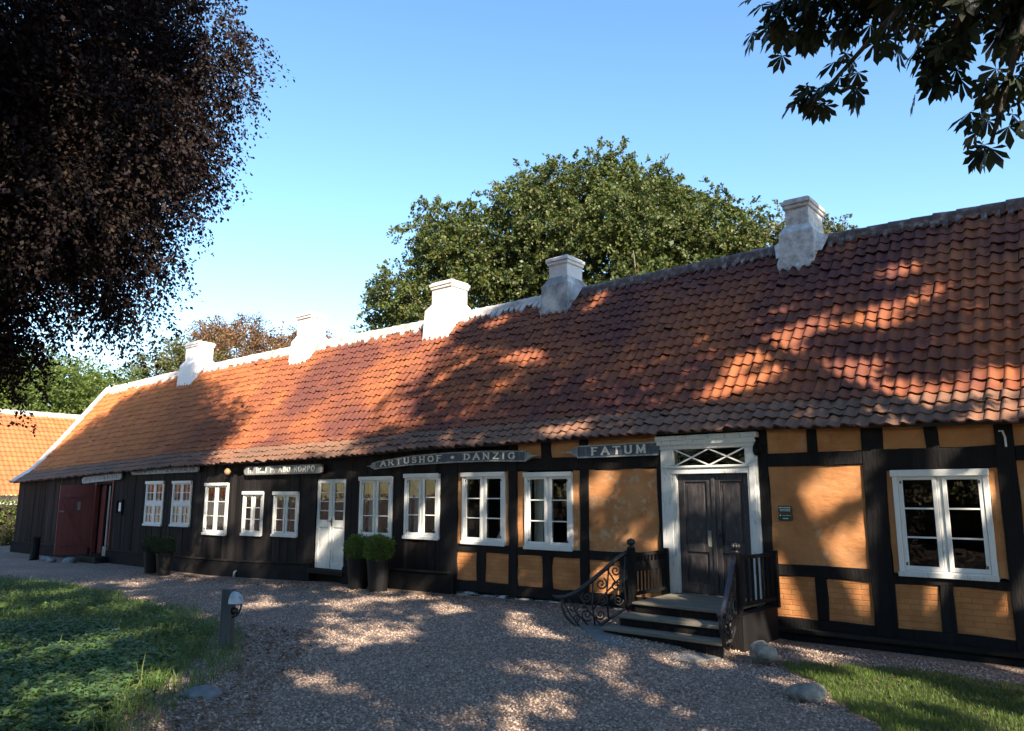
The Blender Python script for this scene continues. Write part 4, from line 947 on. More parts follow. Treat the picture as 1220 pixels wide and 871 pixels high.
# two green plaques
for k, (z0, z1, lab) in enumerate(((1.745, 1.845, 'upper dark green plaque on the ochre wall right of the door'), (1.63, 1.735, 'lower green plaque with a pale emblem right of the door'))):
    x0_, x1_ = -4.19, -3.99; t = thing('plaque', lab, 'plaque', (-4.09, D - .01, z0))
    mb = MB(); mb.box(x0_, x1_, D - .03, D - .008, z0, z1); mb.build('plate', M['green_plate'], t, bevel=.004)
    mb = MB(); g = random.Random(k)
    if k == 0:
        x = x0_ + .012
        while x < x1_ - .025: wd = g.uniform(.006, .02); mb.box(x, x + wd, D - .033, D - .0302, z1 - .035, z1 - .017); x += wd + .006
        for r in range(2):
            x = x0_ + .025
            while x < x1_ - .025: wd = g.uniform(.004, .012); mb.box(x, x + wd, D - .033, D - .0302, z1 - .060 - r * .018, z1 - .051 - r * .018); x += wd + .004
    else:
        mb.box(x0_ + .02, x0_ + .04, D - .033, D - .0302, z1 - .04, z1 - .02); x = x0_ + .06
        while x < x1_ - .02: wd = g.uniform(.004, .012); mb.box(x, x + wd, D - .033, D - .0302, z1 - .035, z1 - .026); x += wd + .004
        x = x0_ + .065
        while x < x1_ - .06: wd = g.uniform(.006, .014); mb.box(x, x + wd, D - .033, D - .0302, z0 + .025, z0 + .04); x += wd + .004
    mb.build('lettering', M['pale_mark'], t)
# small wall lamp and peg between the first windows
t = thing('wall_lamp', 'small dark wall lamp with a tan ball beside the pale lettered board', 'lamp', (-19.2, D - .02, 2.6))
MB().tube([(-19.2, D - .0, 2.62), (-19.2, D - .12, 2.66), (-19.2, D - .2, 2.62)], .018, 8).build('bracket', M['iron'], t)
MB().lathe((-19.2, D - .2, 2.54), [(.02, 0), (.07, .03), (.09, .09), (.07, .15), (.03, .18)], 12).build('lamp_shade', simple('tan_shade', [(.3, (.3, .17, .09)), (.7, (.42, .26, .14))], 3, .6, .1), t, smooth=True)
t = thing('notice_case', 'small dark notice case with a pale sheet between the doorway and windows', 'notice case', (-25.95, D, 1.3))
mb = MB(); x0_, x1_, z0_, z1_ = -26.12, -25.70, 1.38, 1.86
mb.box(x0_, x0_ + .05, D - .09, D - .02, z0_, z1_); mb.box(x1_ - .05, x1_, D - .09, D - .02, z0_, z1_); mb.box(x0_ + .05, x1_ - .05, D - .089, D - .02, z0_, z0_ + .05); mb.box(x0_ + .05, x1_ - .05, D - .089, D - .02, z1_ - .05, z1_); mb.box(x0_ + .05, x1_ - .05, D - .04, D - .021, z0_ + .05, z1_ - .05); mb.build('case', M['tar'], t, bevel=.004)
MB().box(x0_ + .12, x1_ - .12, D - .05, D - .042, z0_ + .10, z1_ - .10).build('notice_sheet', M['pale_mark'], t)
t = thing('drain_spout', 'short white drain spout at the foot of the tarred wall', 'drain pipe', (-18.72, D - .14, -.15))
MB().tube([(-18.66, D - .09, .03), (-18.66, D - .14, .0), (-18.66, D - .15, -.15)], .03, 8).build('pipe', M['white_worn'], t, smooth=True)
t = thing('cable_clip', 'small white cable clip on the dark post at the upper right', 'cable clip', (-1.29, D - .05, 2.7))
mb = MB(); mb.tube([(-1.31, D - .05, 2.80), (-1.27, D - .07, 2.80), (-1.25, D - .06, 2.72), (-1.25, D - .045, 2.6)], .012, 6); mb.build('cable', M['white_worn'], t)

# ------------------------------------------------------------------ entrance steps
st = thing('entrance_steps', 'weathered wooden entrance steps with black slatted sides before the double door', 'steps', (-5.2, 10.4, 0))
def step(x0, x1, y0, y1, z, rise):
    mb = MB(); mb.box(x0, x1, y0, y1, z - .045, z, 0, .006); mb.box(x0, x1, y0 + .16, y1, z - .0449, z - .001) if False else None
    o = mb.build('tread', M['tread'], st, bevel=.008)
    mb = MB(); mb.box(x0 + .02, x1 - .02, y0 + .05, y0 + .09, z - rise, z - .046); mb.build('riser', M['tar'], st)
step(-5.92, -4.46, 9.95, 11.24, .47, .16); step(-5.99, -4.42, 9.66, 10.03, .315, .15); step(-6.10, -4.30, 9.40, 9.74, .165, .2)
MB().box(-4.42, -4.24, 9.98, 11.22, -.15, .42).build('side_cheek', M['tar'], st, bevel=.01); MB().box(-6.06, -5.94, 10.05, 11.22, -.15, .42).build('side_cheek', M['tar'], st, bevel=.01)
def newel(x, y, zb, zt, fin):
    mb = MB(); mb.box(x - .05, x + .05, y - .05, y + .05, zb, zt); o = mb.build('newel_post', M['tar'], st, bevel=.01)
    mb = MB(); mb.lathe((x, y, zt), [(.055, 0), (.06, .015), (.03, .03), (.035, .05)], 10)
    for k in range(6): an = k * math.pi / 3; mb.lathe((x + .04 * math.cos(an), y + .04 * math.sin(an), zt + .045), [(.012, 0), (.028, .025), (.03, .05), (.012, .08)], 8)
    mb.lathe((x, y, zt + .05), [(.03, 0), (.045, .03), (.03, .07), (.008, .09)], 8)
    mb.build('finial', M['iron'], o, smooth=True)
newel(-6.02, 10.15, 0, 1.22, True); newel(-4.385, 10.18, 0, 1.22, True)
def side_panel(x0, y0, x1, y1, zb, zt, n, band):
    P = lambda t: (x0 + (x1 - x0) * t, y0 + (y1 - y0) * t)
    mb = MB()
    for zz, hgt in ((zt - .03, .05), (zb + .025, .05)): p, q = P(0), P(1); mb.bar((p[0], p[1], zz), (q[0], q[1], zz), .05, hgt)
    if band: p, q = P(0), P(1); mb.bar((p[0], p[1], zt - .21), (q[0], q[1], zt - .21), .045, .13)
    for k in range(n): p = P((k + .7) / (n + .4)); mb.bar((p[0], p[1], zb + .05), (p[0], p[1], zt - .055), .035 if band else .06, .022, (1, 0, 0))
    p = P(1); mb.box(p[0] - .045, p[0] + .045, p[1] - .045, p[1] + .035, zb - .1, zt + .02)
    mb.build('slatted_side', M['tar'], st, bevel=.004)
side_panel(-6.02, 10.20, -6.02, 11.22, .52, 1.14, 9, True); side_panel(-4.385, 10.23, -4.25, 11.22, .50, 1.18, 7, False)
def spiral(c, r, turns, a0, n=22, sgn=1): return [(c[0] + r * (1 - .85 * k / n) * math.cos(a0 + sgn * turns * 2 * math.pi * k / n), c[1] + r * (1 - .85 * k / n) * math.sin(a0 + sgn * turns * 2 * math.pi * k / n)) for k in range(n + 1)]
def iron_rail(S, E, mat):
    """scrolled iron panel in the upright plane from S (newel) to E; local u 0..1, v metres above the ground"""
    z0 = .04
    def W(u, v): return (S[0] + (E[0] - S[0]) * u, S[1] + (E[1] - S[1]) * u, z0 + v)
    r = thing('stair_railing', None, 'railing', (S[0], S[1], z0)); ln = math.hypot(E[0] - S[0], E[1] - S[1])
    hr = MB(); hr.tube([W(u, v) for u, v in ((0, 1.12), (.15, 1.03), (.35, .86), (.6, .66), (.8, .53), (.93, .475), (1.06, .47), (1.12, .50))], [.032] * 6 + [.026, .014], 10); hr.build('handrail', mat, r, smooth=True)
    lo = MB(); lo.tube([W(u, v) for u, v in ((.98, .46), (.99, .34), (.93, .2), (.80, .07), (.62, .015), (.45, .06), (.25, .18), (.05, .30))], .022, 8); lo.build('lower_curve', M['iron'], r, smooth=True)
    sc = MB(); A = 1 / ln
    def scroll(u, v, rad, a0, sg): sc.tube([W(u + (p[0]) * A, v + p[1]) for p in spiral((0, 0), rad, 1.5, a0, 20, sg)], 0.0125, 6)
    for u, v, rad, a0, sg in ((.18, .85, .09, 1, 1), (.18, .62, .085, 4, -1), (.40, .66, .09, 2, 1), (.38, .44, .085, 5, -1), (.62, .47, .085, 1, -1), (.62, .22, .09, 4, 1), (.82, .33, .075, 2, 1), (.42, .22, .075, 0, -1), (.15, .42, .075, 3, 1), (.78, .17, .06, 5, -1)): scroll(u, v, rad, a0, sg)
    for p, q in (((.03, 1.06), (.03, .30)), ((.28, .90), (.30, .17)), ((.52, .70), (.50, .04)), ((.90, .46), (.58, .04)), ((.96, .40), (.70, .03)), ((.05, .55), (.30, .86)), ((.05, .80), (.52, .30)), ((.74, .52), (.42, .08))): sc.tube([W(*p), W((p[0] + q[0]) / 2 + .03, (p[1] + q[1]) / 2), W(*q)], .013, 6)
    sc.lathe(W(.66, .34), [(.005, -.03), (.035, -.01), (.035, .01), (.005, .03)], 10)
    sc.build('scrollwork', M['iron'], r, smooth=True); return r
iron_rail((-6.06, 10.10), (-6.80, 9.42), M['iron'])['label'] = 'scrolled black iron railing on the left side of the entrance steps'
iron_rail((-4.39, 10.13), (-4.26, 9.30), M['bluerail'])['label'] = 'scrolled iron railing with a shiny blue grey handrail beside the boulder'
mb = MB(); pts = [(-6.75, 9.75), (-5.7, 8.75), (-4.5, 8.95), (-4.3, 9.55), (-4.6, 9.95), (-6.4, 9.98)]
mb.add([(x, y, float(gz(x, y)) + .016) for x, y in pts] + [(x, y, -.1) for x, y in pts], [tuple(range(6))] + [(i, i + 6, (i + 1) % 6 + 6, (i + 1) % 6) for i in range(6)])
tag(mb.build('stone_slab', M['slab'], None, bevel=.012), 'flat grey stone slab let into the gravel before the steps', 'stone slab')

# ------------------------------------------------------------------ boulders, lamp post, planters, stump
def rock(name, loc, rad, label, mat, seed, rz=0):
    g = np.random.default_rng(seed); nu, nv = 36, 22; V = []; ph = g.uniform(0, 6, 6)
    for i in range(nv + 1):
        th = math.pi * i / nv
        for k in range(nu):
            an = 2 * math.pi * k / nu; dx, dy, dz = math.sin(th) * math.cos(an), math.sin(th) * math.sin(an), math.cos(th)
            q = 1 + .10 * math.sin(2.1 * dx * 2 + ph[0]) * math.cos(1.7 * dy * 2 + ph[1]) + .06 * math.sin(5 * dz + ph[2] + 3 * dx) + .03 * math.sin(9 * dx + ph[3]) * math.sin(8 * dy + ph[4]) + .10 * mnoise.noise(Vector((dx, dy, dz)) * 1.6 + Vector((seed, 0, 0))) + .045 * mnoise.noise(Vector((dx, dy, dz)) * 5 + Vector((0, seed, 0))) - .05 * max(0, mnoise.noise(Vector((dx, dy, dz)) * 2.6 + Vector((0, 0, seed))))
            x, y = dx * rad[0] * q, dy * rad[1] * q; V.append((x * math.cos(rz) - y * math.sin(rz), x * math.sin(rz) + y * math.cos(rz), dz * rad[2] * q))
    mb = MB(); mb.add(V, [(i * nu + k, (i + 1) * nu + k, (i + 1) * nu + (k + 1) % nu, i * nu + (k + 1) % nu) for i in range(nv) for k in range(nu)])
    o = mb.build(name, mat, None, smooth=True); o.location = loc; tag(o, label, 'boulder'); return o
rock('boulder', (-3.83, 9.56, .08), (.17, .155, .135), 'round pale grey boulder at the foot of the steps', M['boulder'], 1)
rock('boulder', (-2.80, 8.07, .04), (.20, .135, .10), 'long low boulder at the edge of the mown lawn', M['boulder'], 5, .6)
rock('flat_stone', (-7.38, 4.16, .05), (.22, .13, .085), 'flat bluish stone lying by the rough grass edge', M['slate_stone'], 8, .5)
t = thing('lamp_post', 'short grey wooden post with a half dome lamp by the drive', 'lamp post', (-9.45, 5.62, 0))
px, py = -9.45, 5.62; z0_ = float(gz(px, py))
mb = MB()                                                 # post turned towards the viewer a little
ca, sa = math.cos(R(25)), math.sin(R(25))
def rot(dx, dy): return (px + dx * ca - dy * sa, py + dx * sa + dy * ca)
hw = .068
vs = [(*rot(sx * hw * 1.0, sy * hw), zz) for zz in (z0_ - .15, z0_ + .76) for sx, sy in ((-1, -1), (1, -1), (1, 1), (-1, 1))]
mb.add(vs, [(3, 2, 1, 0), (4, 5, 6, 7), (0, 1, 5, 4), (1, 2, 6, 5), (2, 3, 7, 6), (3, 0, 4, 7)]); mb.build('post', M['grey_post'], t, bevel=.008)
mb = MB(); vs = []; fs = []; nu, nv = 10, 7                # half dome shade on the right face
for i in range(nv + 1):
    th = (math.pi / 2) * i / nv
    for k in range(nu + 1):
        an = -math.pi / 2 + math.pi * k / nu; vs.append((*rot(hw + .14 * math.sin(th) * math.cos(an), .11 * math.sin(th) * math.sin(an)), z0_ + .58 + .15 * math.cos(th)))
for i in range(nv):
    for k in range(nu): fs.append((i * (nu + 1) + k, (i + 1) * (nu + 1) + k, (i + 1) * (nu + 1) + k + 1, i * (nu + 1) + k + 1))
fs.append(tuple(nv * (nu + 1) + k for k in range(nu + 1))); mb.add(vs, fs); mb.build('lamp_shade', M['lamp_dome'], t, smooth=True)
mb = MB(); mb.tube([(*rot(hw, 0), z0_ + .40)] + [(*rot(hw + .125 * math.sin(R(q)), 0), z0_ + .57 - .17 * math.cos(R(q))) for q in (5, 30, 55, 80, 92)], .012, 6); mb.tube([(*rot(hw, 0), z0_ + .48), (*rot(hw + .06, 0), z0_ + .48)], [.05, .04], 10); mb.build('lamp_bracket', M['iron'], t, smooth=True)
def planter(loc, s, label, lm, group, seed):
    t = thing('potted_shrub', label, 'potted shrub', loc, group); g = np.random.default_rng(seed); x, y, z = loc
    mb = MB(); mb.lathe(loc, [(.205 * s, 0), (.27 * s, .68 * s), (.285 * s, .68 * s), (.285 * s, .72 * s), (.25 * s, .72 * s), (.245 * s, .66 * s)], 4 if False else 18); mb.build('pot', M['potmat'], t, smooth=False)
    MB().lathe(loc, [(.24 * s, .655 * s), (.22 * s, .67 * s)], 12).build('soil', M['soil'], t)
    n = 3200; d = unit(g.normal(size=(n, 3))); lump = 1 + .10 * np.sin(d[:, 0] * 7 + seed) * np.sin(d[:, 1] * 6) + .07 * np.sin(d[:, 2] * 11 + d[:, 0] * 5)
    r = (.16 + .19 * g.random(n) ** .45) * lump * s; P = d * r[:, None] * np.array([1, 1, .88]) + np.array([x, y, z + .95 * s])
    A = unit(d + g.normal(size=(n, 3)) * .55 + np.array([0, 0, .25])); V, F = leaf_quads(P, A, g.uniform(.03, .065, n) * s, .5); np_mesh('foliage', V, F, lm, t)
    mb = MB()
    for k in range(7): q = unit(g.normal(size=(1, 3)) + np.array([[0, 0, 1.2]]))[0] * .25 * s; mb.tube([(x, y, z + .64 * s), (x + q[0] * .5, y + q[1] * .5, z + .78 * s), (x + q[0], y + q[1], z + .95 * s)], .008, 5)
    mb.build('stem', M['bark'], t)
planter((-13.20, 10.86, .0), .92, 'bright green clipped shrub in the dark pot nearest the white glazed door', M['box'], 'pair of potted shrubs beside the white door', 3)
planter((-12.48, 10.80, .02), .92, 'bright green clipped shrub in the dark pot farther from the white glazed door', M['box'], 'pair of potted shrubs beside the white door', 9)
planter((-21.62, 10.42, -.14), .80, 'dark green shrub in a black pot, farther of the pair under the small paned windows', M['box_dark'], 'pair of potted shrubs under the small paned windows', 13)
planter((-20.90, 10.42, -.14), .80, 'dark green shrub in a black pot, nearer of the pair under the small paned windows', M['box_dark'], 'pair of potted shrubs under the small paned windows', 17)
t = thing('hitching_stump', 'short dark weathered stump by the far end of the tarred wall', 'stump', (-29.9, 10.3, -.2))
mb = MB(); mb.tube([(-29.9, 10.3, -.4), (-29.88, 10.3, .0), (-29.9, 10.32, .35), (-29.86, 10.3, .58)], [.17, .13, .12, .13], 9); mb.tube([(-29.9, 10.3, -.1), (-29.7, 10.15, -.22)], [.09, .07], 7); mb.build('stump', M['tar'], t, smooth=False)
for k, (x, y, s, lb_) in enumerate(((-28.9, 10.35, .16, 'white fieldstone by the stump near the red door'), (-28.1, 10.2, .14, 'small white fieldstone under the open red door'), (-27.4, 10.5, .2, 'larger white fieldstone at the doorway step'))):
    rock('fieldstone', (x, y, float(gz(x, y)) + .05), (s * 1.3, s, s * .7), lb_, M['white_lime'] if False else M['slab'], 30 + k)

# ------------------------------------------------------------------ trees
def lump(d, seed):
    return np.sin(d[:, 0] * 3.1 + seed) * np.sin(d[:, 1] * 3.7 + seed * 1.7) + .6 * np.sin(d[:, 2] * 5.3 + d[:, 0] * 4.1 + seed * 2.3) + .4 * np.sin(d[:, 1] * 9 + d[:, 2] * 8 + seed)
def crown(lobes, n_spray, per, size, spray, droop, seed, gap=0.0, inner=.0, asp=.62, rough_=.16, keep=None, shell=.45):
    """leaf sprays through the outer part of ellipsoidal lobes; returns verts, quads"""
    g = np.random.default_rng(seed); w_ = np.array([l[1][0] * l[1][1] + l[1][1] * l[1][2] for l in lobes]); w_ = w_ / w_.sum()
    ix = g.choice(len(lobes), n_spray, p=w_); C = np.array([l[0] for l in lobes])[ix]; RR = np.array([l[1] for l in lobes])[ix]
    d = unit(g.normal(size=(n_spray, 3))); r = 1 - shell * g.random(n_spray) ** 1.6; r *= 1 + rough_ * lump(d + ix[:, None] * 1.3, seed)
    P = C + d * RR * r[:, None]
    # drop sprays deep inside other lobes; open clumpy gaps
    k = np.ones(n_spray, bool)
    for j, (c, rr) in enumerate(lobes):
        q = (P - np.array(c)) / np.array(rr); k &= ~((ix != j) & ((q * q).sum(1) < .25))
    if gap: 
        q = P * 1.15; f = np.sin(q[:, 0] + 1.3 * np.sin(q[:, 1] * .8 + seed)) * np.sin(q[:, 1] * 1.1 + seed) + np.sin(q[:, 2] * 1.3 + q[:, 0] * .7 + seed * 2); k &= f > -1.6 + gap
    if keep is not None: k &= keep(P)
    P = P[k]; d = d[k]; n = len(P)
    ax = unit(d * np.array([1, 1, .5]) + g.normal(size=(n, 3)) * .45 + np.array([0, 0, -droop])); L_ = g.uniform(.5, 1.2, n) * spray
    s = g.random((n, per)); off = g.normal(size=(n, per, 3)) * (spray * (.16 if per < 30 else .075))
    sag = -droop * .5 * (s ** 2) * L_[:, None]
    Q = P[:, None] + ax[:, None] * (s * L_[:, None])[..., None] + off; Q[..., 2] += sag
    A = unit((ax[:, None] * .7 + g.normal(size=(n, per, 3)) * .6 + np.array([0, 0, -.25 * droop])).reshape(-1, 3))
    nr = np.repeat(d, per, 0) * .35 + np.array([0, 0, .5]) + g.normal(size=(n * per, 3)) * .55
    return leaf_quads(Q.reshape(-1, 3), A, g.uniform(.7, 1.25, n * per) * size, asp, nr)
E1 = np.array([math.cos(R(AZ)), math.sin(R(AZ)), 0]); E2 = np.array([-math.sin(R(EL)) * math.sin(R(AZ)), math.sin(R(EL)) * math.cos(R(AZ)), math.cos(R(EL))])
def open_share(u, v):  # share of sun let through the crowns, chosen zone by zone
    if u < -1.0: return .36 if v < 11 else .20
    if v > 9.3: return (.03 if u < 8.5 else .07) if u > 1.5 else .12
    if u > 8.7 and v > 7: return .05
    if u > 7.3 and v < 6.4: return (.36 if v > 5.2 else .7) if v > 4.2 else .26
    if u > 4.9 and v < 4.0: return .5
    if u > 5.3: return .26
    return .25
def openings(P, grow=1.0, r0=.20, r1=.42):
    """holes cut along the sun direction, setting how much sun falls through"""
    g = np.random.default_rng(77); a = P @ E1; b = P @ E2; k = np.ones(len(P), bool)
    for u0 in np.arange(-16, 18, .58):
      for v0 in np.arange(-3, 28, .58):
        u, v, rr, pr_, th = u0 + g.uniform(-.24, .24), v0 + g.uniform(-.24, .24), g.uniform(r0, r1) * grow, g.random(), g.uniform(0, 3.14)
        q = open_share(u, v); rr *= 1.45 if q > .5 else 1
        if pr_ > q / .47: continue
        x = (a - u) * math.cos(th) + (b - v) * math.sin(th); y = -(a - u) * math.sin(th) + (b - v) * math.cos(th)
        k &= (x / 1.25) ** 2 + (y / .85) ** 2 > rr * rr
    return k
def boughs(core, n, rr, el, seed, low=-.75, out=.9):
    g = np.random.default_rng(seed); res = []; w_ = np.array([c[1][0] * c[1][2] for c in core]); w_ = w_ / w_.sum()
    while len(res) < n:
        c, q = core[g.choice(len(core), p=w_)]; d = unit(g.normal(size=(1, 3)))[0]
        if d[2] < low: continue
        p = np.array(c) + d * np.array(q) * (out + g.uniform(-.08, .08)); ins = sum((((p - np.array(c2)) / np.array(q2)) ** 2).sum() < .6 for c2, q2 in core)
        if ins: continue
        z = rr * g.uniform(.65, 1.35); res.append((tuple(p), (z, z, z * el)))
    return res
def wood(base, fork, tips, r0, parent, mat, seed, twigs=0):
    g = random.Random(seed); mb = MB(); b = Vector(base); f = Vector(fork)
    mb.tube([b + Vector((0, 0, -.3)), b + Vector((.03, 0, .15)), b.lerp(f, .5) + Vector((.08, -.05, 0)), f], [r0 * 1.5, r0 * 1.1, r0 * .92, r0 * .75], 12)
    mb.build('trunk', mat, parent, smooth=True)
    mb = MB()
    for tp in tips:
        t_ = Vector(tp); m1 = f.lerp(t_, .35) + Vector((g.uniform(-.3, .3), g.uniform(-.3, .3), .35)); m2 = f.lerp(t_, .7) + Vector((g.uniform(-.3, .3), g.uniform(-.3, .3), .25))
        mb.tube([f, m1, m2, t_], [r0 * .5, r0 * .34, r0 * .2, r0 * .05], 8)
        for k in range(twigs):
            p = m1.lerp(t_, g.random()); q = p + Vector((g.gauss(0, 1), g.gauss(0, 1), g.gauss(.4, .7))) * 1.1; mb.tube([p, p.lerp(q, .5) + Vector((0, 0, .15)), q], [r0 * .12, r0 * .08, r0 * .02], 5)
    if tips: mb.build('limb', mat, parent, smooth=True)
def tree(name, label, base, lobes, leaf, mat, n, per, size, spray, droop, seed, r0=.3, bark='bark', tips=None, fork=None, twigs=0, inner=0, **kw):
    t = thing(name, label, 'tree', base); cx = np.mean([l[0] for l in lobes], 0)
    wood(base, fork or (base[0] * .7 + cx[0] * .3, base[1] * .7 + cx[1] * .3, base[2] + (cx[2] - base[2]) * .45), tips or [tuple(np.array(l[0]) + np.array([0, 0, l[1][2] * .3])) for l in lobes], r0, t, M[bark], seed, twigs)
    V, F = crown(lobes, n, per, size, spray, droop, seed, **kw); np_mesh('crown', V, F, mat, t)
    if inner:
        V, F = crown([(l[0], tuple(np.array(l[1]) * .78)) for l in lobes], inner, 8, size * 1.6, spray, droop, seed + 1, shell=.7); np_mesh('inner_foliage', V, F, mat, t)
    return t
# copper beech at the left, its trunk just outside the view
BC = (-15.7, 3.4)
BL = [((BC[0], BC[1], 11.2), (4.4, 4.4, 4.9)), ((BC[0] + .1, BC[1] + .2, 7.8), (3.4, 3.4, 2.9)), ((BC[0] - .9, BC[1] - 1.1, 5.2), (2.5, 2.5, 1.5)), ((BC[0] - 3, BC[1] - 1, 9), (4.2, 4.2, 5))]
BB = boughs(BL, 110, .85, 1.35, 5)
bt = tree('copper_beech', 'dark copper beech with hanging branches over the left end of the house', (BC[0] - 1.2, BC[1] - .6, -.1), BB,
     None, M['beech'], 14000, 44, .080, .75, .95, 21, r0=.5, gap=.0, twigs=0, shell=.85, rough_=.10, tips=[BB[k][0] for k in range(0, 110, 8)])
V, F = crown([(c, tuple(np.array(q) * .84)) for c, q in BL], 24000, 10, .105, .9, .6, 23, shell=.6, gap=.15); np_mesh('inner_foliage', V, F, M['beech'], bt)
# chestnut to the right, behind the viewer; its lowest limb reaches into the picture
def palmate(P, D_, S, g):
    """horse chestnut leaves: seven leaflets hanging from a point"""
    n = len(P); up = np.tile([0, 0, 1.0], (n, 1)) + g.normal(size=(n, 3)) * .35; D_ = unit(D_); B = unit(np.cross(D_, up)); Nn = unit(np.cross(B, D_)); VV = []; k0 = 0; FF = []
    for a_, sc in ((0, 1), (38, .95), (-38, .95), (76, .75), (-76, .75), (120, .5), (-120, .5)):
        ca, sa = math.cos(R(a_)), math.sin(R(a_)); A = unit(D_ * ca + B * sa + np.array([0, 0, -.30]) + g.normal(size=(n, 3)) * .09); W_ = unit(np.cross(A, Nn)); Cn = np.cross(W_, A); s = (S * sc)[:, None]
        VV.append(np.stack([P, P + A * s * .35 + W_ * s * .085, P + A * s * .68 + W_ * s * .155 + Cn * s * .02, P + A * s - Cn * s * .06, P + A * s * .68 - W_ * s * .155 + Cn * s * .02, P + A * s * .35 - W_ * s * .085], 1))
    V = np.stack(VV, 1).reshape(-1, 3); return V, np.arange(len(V)).reshape(-1, 6)
cn = thing('horse_chestnut', 'horse chestnut with large hanging palmate leaves at the upper right', 'tree', (7.2, 5.2, 0))
wood((7.2, 5.2, 0), (7.0, 5.2, 5.5), [(3.5, 3, 12), (10, 8, 13), (7, 9, 12), (9, 2, 12), (6.5, 5.5, 17), (2.2, 6.2, 10.5)], .5, cn, M['bark'], 4)
g = np.random.default_rng(44); n = 20500
d = unit(g.normal(size=(n, 3))); d[4200:8200] = unit(d[4200:8200] * .6 + np.array([.10, .62, .72])); d[:4200] = unit(d[:4200] * .45 + np.array([-.45, .25, .86])); r = (1 - .55 * g.random(n) ** 1.5) * (1 + .10 * lump(d, 2.2)); P = np.array([7.0, 5.2, 11.6]) + d * np.array([6.9, 6.6, 6.3]) * r[:, None]
kk = openings(P); P = P[kk]; d = d[kk]; n = len(P)  # unseen crown, thickened and holed along the sun to shape its shade
V1, F1 = palmate(P, d * np.array([1, 1, .3]) + g.normal(size=(n, 3)) * .5 + np.array([0, 0, -.45]), g.uniform(.28, .42, n), g)
# the low limb and its sprays
limb = MB(); tips = []
main = [(6.9, 5.2, 5.6), (4.0, 5.6, 7.0), (1.6, 6.0, 7.0), (.2, 6.2, 6.6)]
limb.tube(main, [.16, .10, .06, .04], 8)
subs = [[(1.6, 6.0, 7.0), (.0, 6.0, 6.9), (-1.2, 6.0, 6.6), (-2.15, 6.05, 6.1)], [(.2, 6.2, 6.6), (-.6, 6.2, 6.2), (-1.2, 6.2, 5.75), (-1.75, 6.2, 5.3)], [(.2, 6.2, 6.6), (-.2, 6.4, 5.8), (-.45, 6.5, 5.1), (-.6, 6.5, 4.65)],
        [(.2, 6.2, 6.6), (.1, 6.4, 5.7), (.1, 6.5, 5.2)], [(.0, 6.0, 6.9), (-.9, 6.3, 6.5), (-1.6, 6.6, 6.2)], [(-.6, 6.2, 6.2), (-.7, 6.4, 5.7), (-.95, 6.5, 5.4)], [(1.6, 6.0, 7.0), (.2, 5.6, 6.9), (-.8, 5.5, 6.5)], [(1.6, 6, 7), (.4, 6.9, 6.7), (-.3, 7.2, 6.3)], [(.2, 6.2, 6.6), (-.5, 6.5, 6.35), (-1.0, 6.7, 6.1)], [(.2, 6.2, 6.6), (-.1, 6.6, 6.0), (-.35, 6.8, 5.75)], [(-1.2, 6.0, 6.6), (-1.6, 6.3, 6.3), (-2.0, 6.5, 6.2)]]
for sb in subs: limb.tube(sb, [.035 - .007 * i for i in range(len(sb))], 6)
limb.build('low_limb', M['bark'], cn, smooth=True)
Q = []; DD = []
cnt = [120, 50, 46, 84, 90, 56, 110, 100, 80, 90, 46]
for sb, c_ in zip(subs, cnt):
    sb = np.array(sb)
    for k in range(c_):
        u = (.25 + .75 * g.random() ** .8) * (len(sb) - 1) if k > 2 else len(sb) - 1.001
        i = min(int(u), len(sb) - 2); p = sb[i] + (sb[i + 1] - sb[i]) * (u - i); e = unit(g.normal(size=(1, 3)) + np.array([[-.3, 0, -.5]]))[0]
        Q.append(p + e * g.uniform(.05, .27)); DD.append(e * np.array([1, 1, .5]) + np.array([0, 0, -.55]) + .5 * unit((sb[-1] - sb[0])[None])[0])
V2, F2 = palmate(np.array(Q), np.array(DD), g.uniform(.14, .22, len(Q)), g)
np_mesh('crown', V1, F1, M['chestnut'], cn); np_mesh('low_foliage', V2, F2, M['chestnut'], cn)
# unseen trees behind the viewer, crowns placed and holed to dapple the drive
sh = lambda P: openings(P, 1.05)
tree('shade_tree', 'broad green shade tree standing on the drive behind the viewer', (2.0, -7.5, 0), [((1.2, -6.2, 9.6), (6.2, 6.0, 4.6)), ((-3.2, -4.2, 8.6), (4.0, 4.0, 3.2)), ((5.5, -6, 9.5), (4, 4, 4)), ((3.2, -1.8, 13.5), (2.5, 2.4, 1.9))], None, M['lime'], 12000, 10, .26, .6, .3, 31, r0=.4, keep=sh)
tree('shade_tree', 'small unseen tree added to the right behind the viewer, filling a gap in the shade', (9.2, -2.8, 0), [((9, -2.5, 9.3), (2.7, 2.7, 2.6)), ((9.2, -2.6, 7.2), (2.2, 2.2, 2))], None, M['lime'], 3200, 10, .26, .6, .3, 39, r0=.25, keep=sh)  # extra tree added to close the shade gap beside the chestnut
tree('shade_tree', 'tallest shade tree standing left of the viewer, outside the picture', (-6.3, -5, 0), [((-6.3, -4.9, 16.2), (4.3, 4.3, 6.0)), ((-7.5, -6, 10), (3.5, 3.5, 4)), ((-3.3, -3.2, 18), (2.7, 2.6, 5.2))], None, M['lime'], 15000, 10, .24, .6, .3, 37, r0=.4, keep=sh)
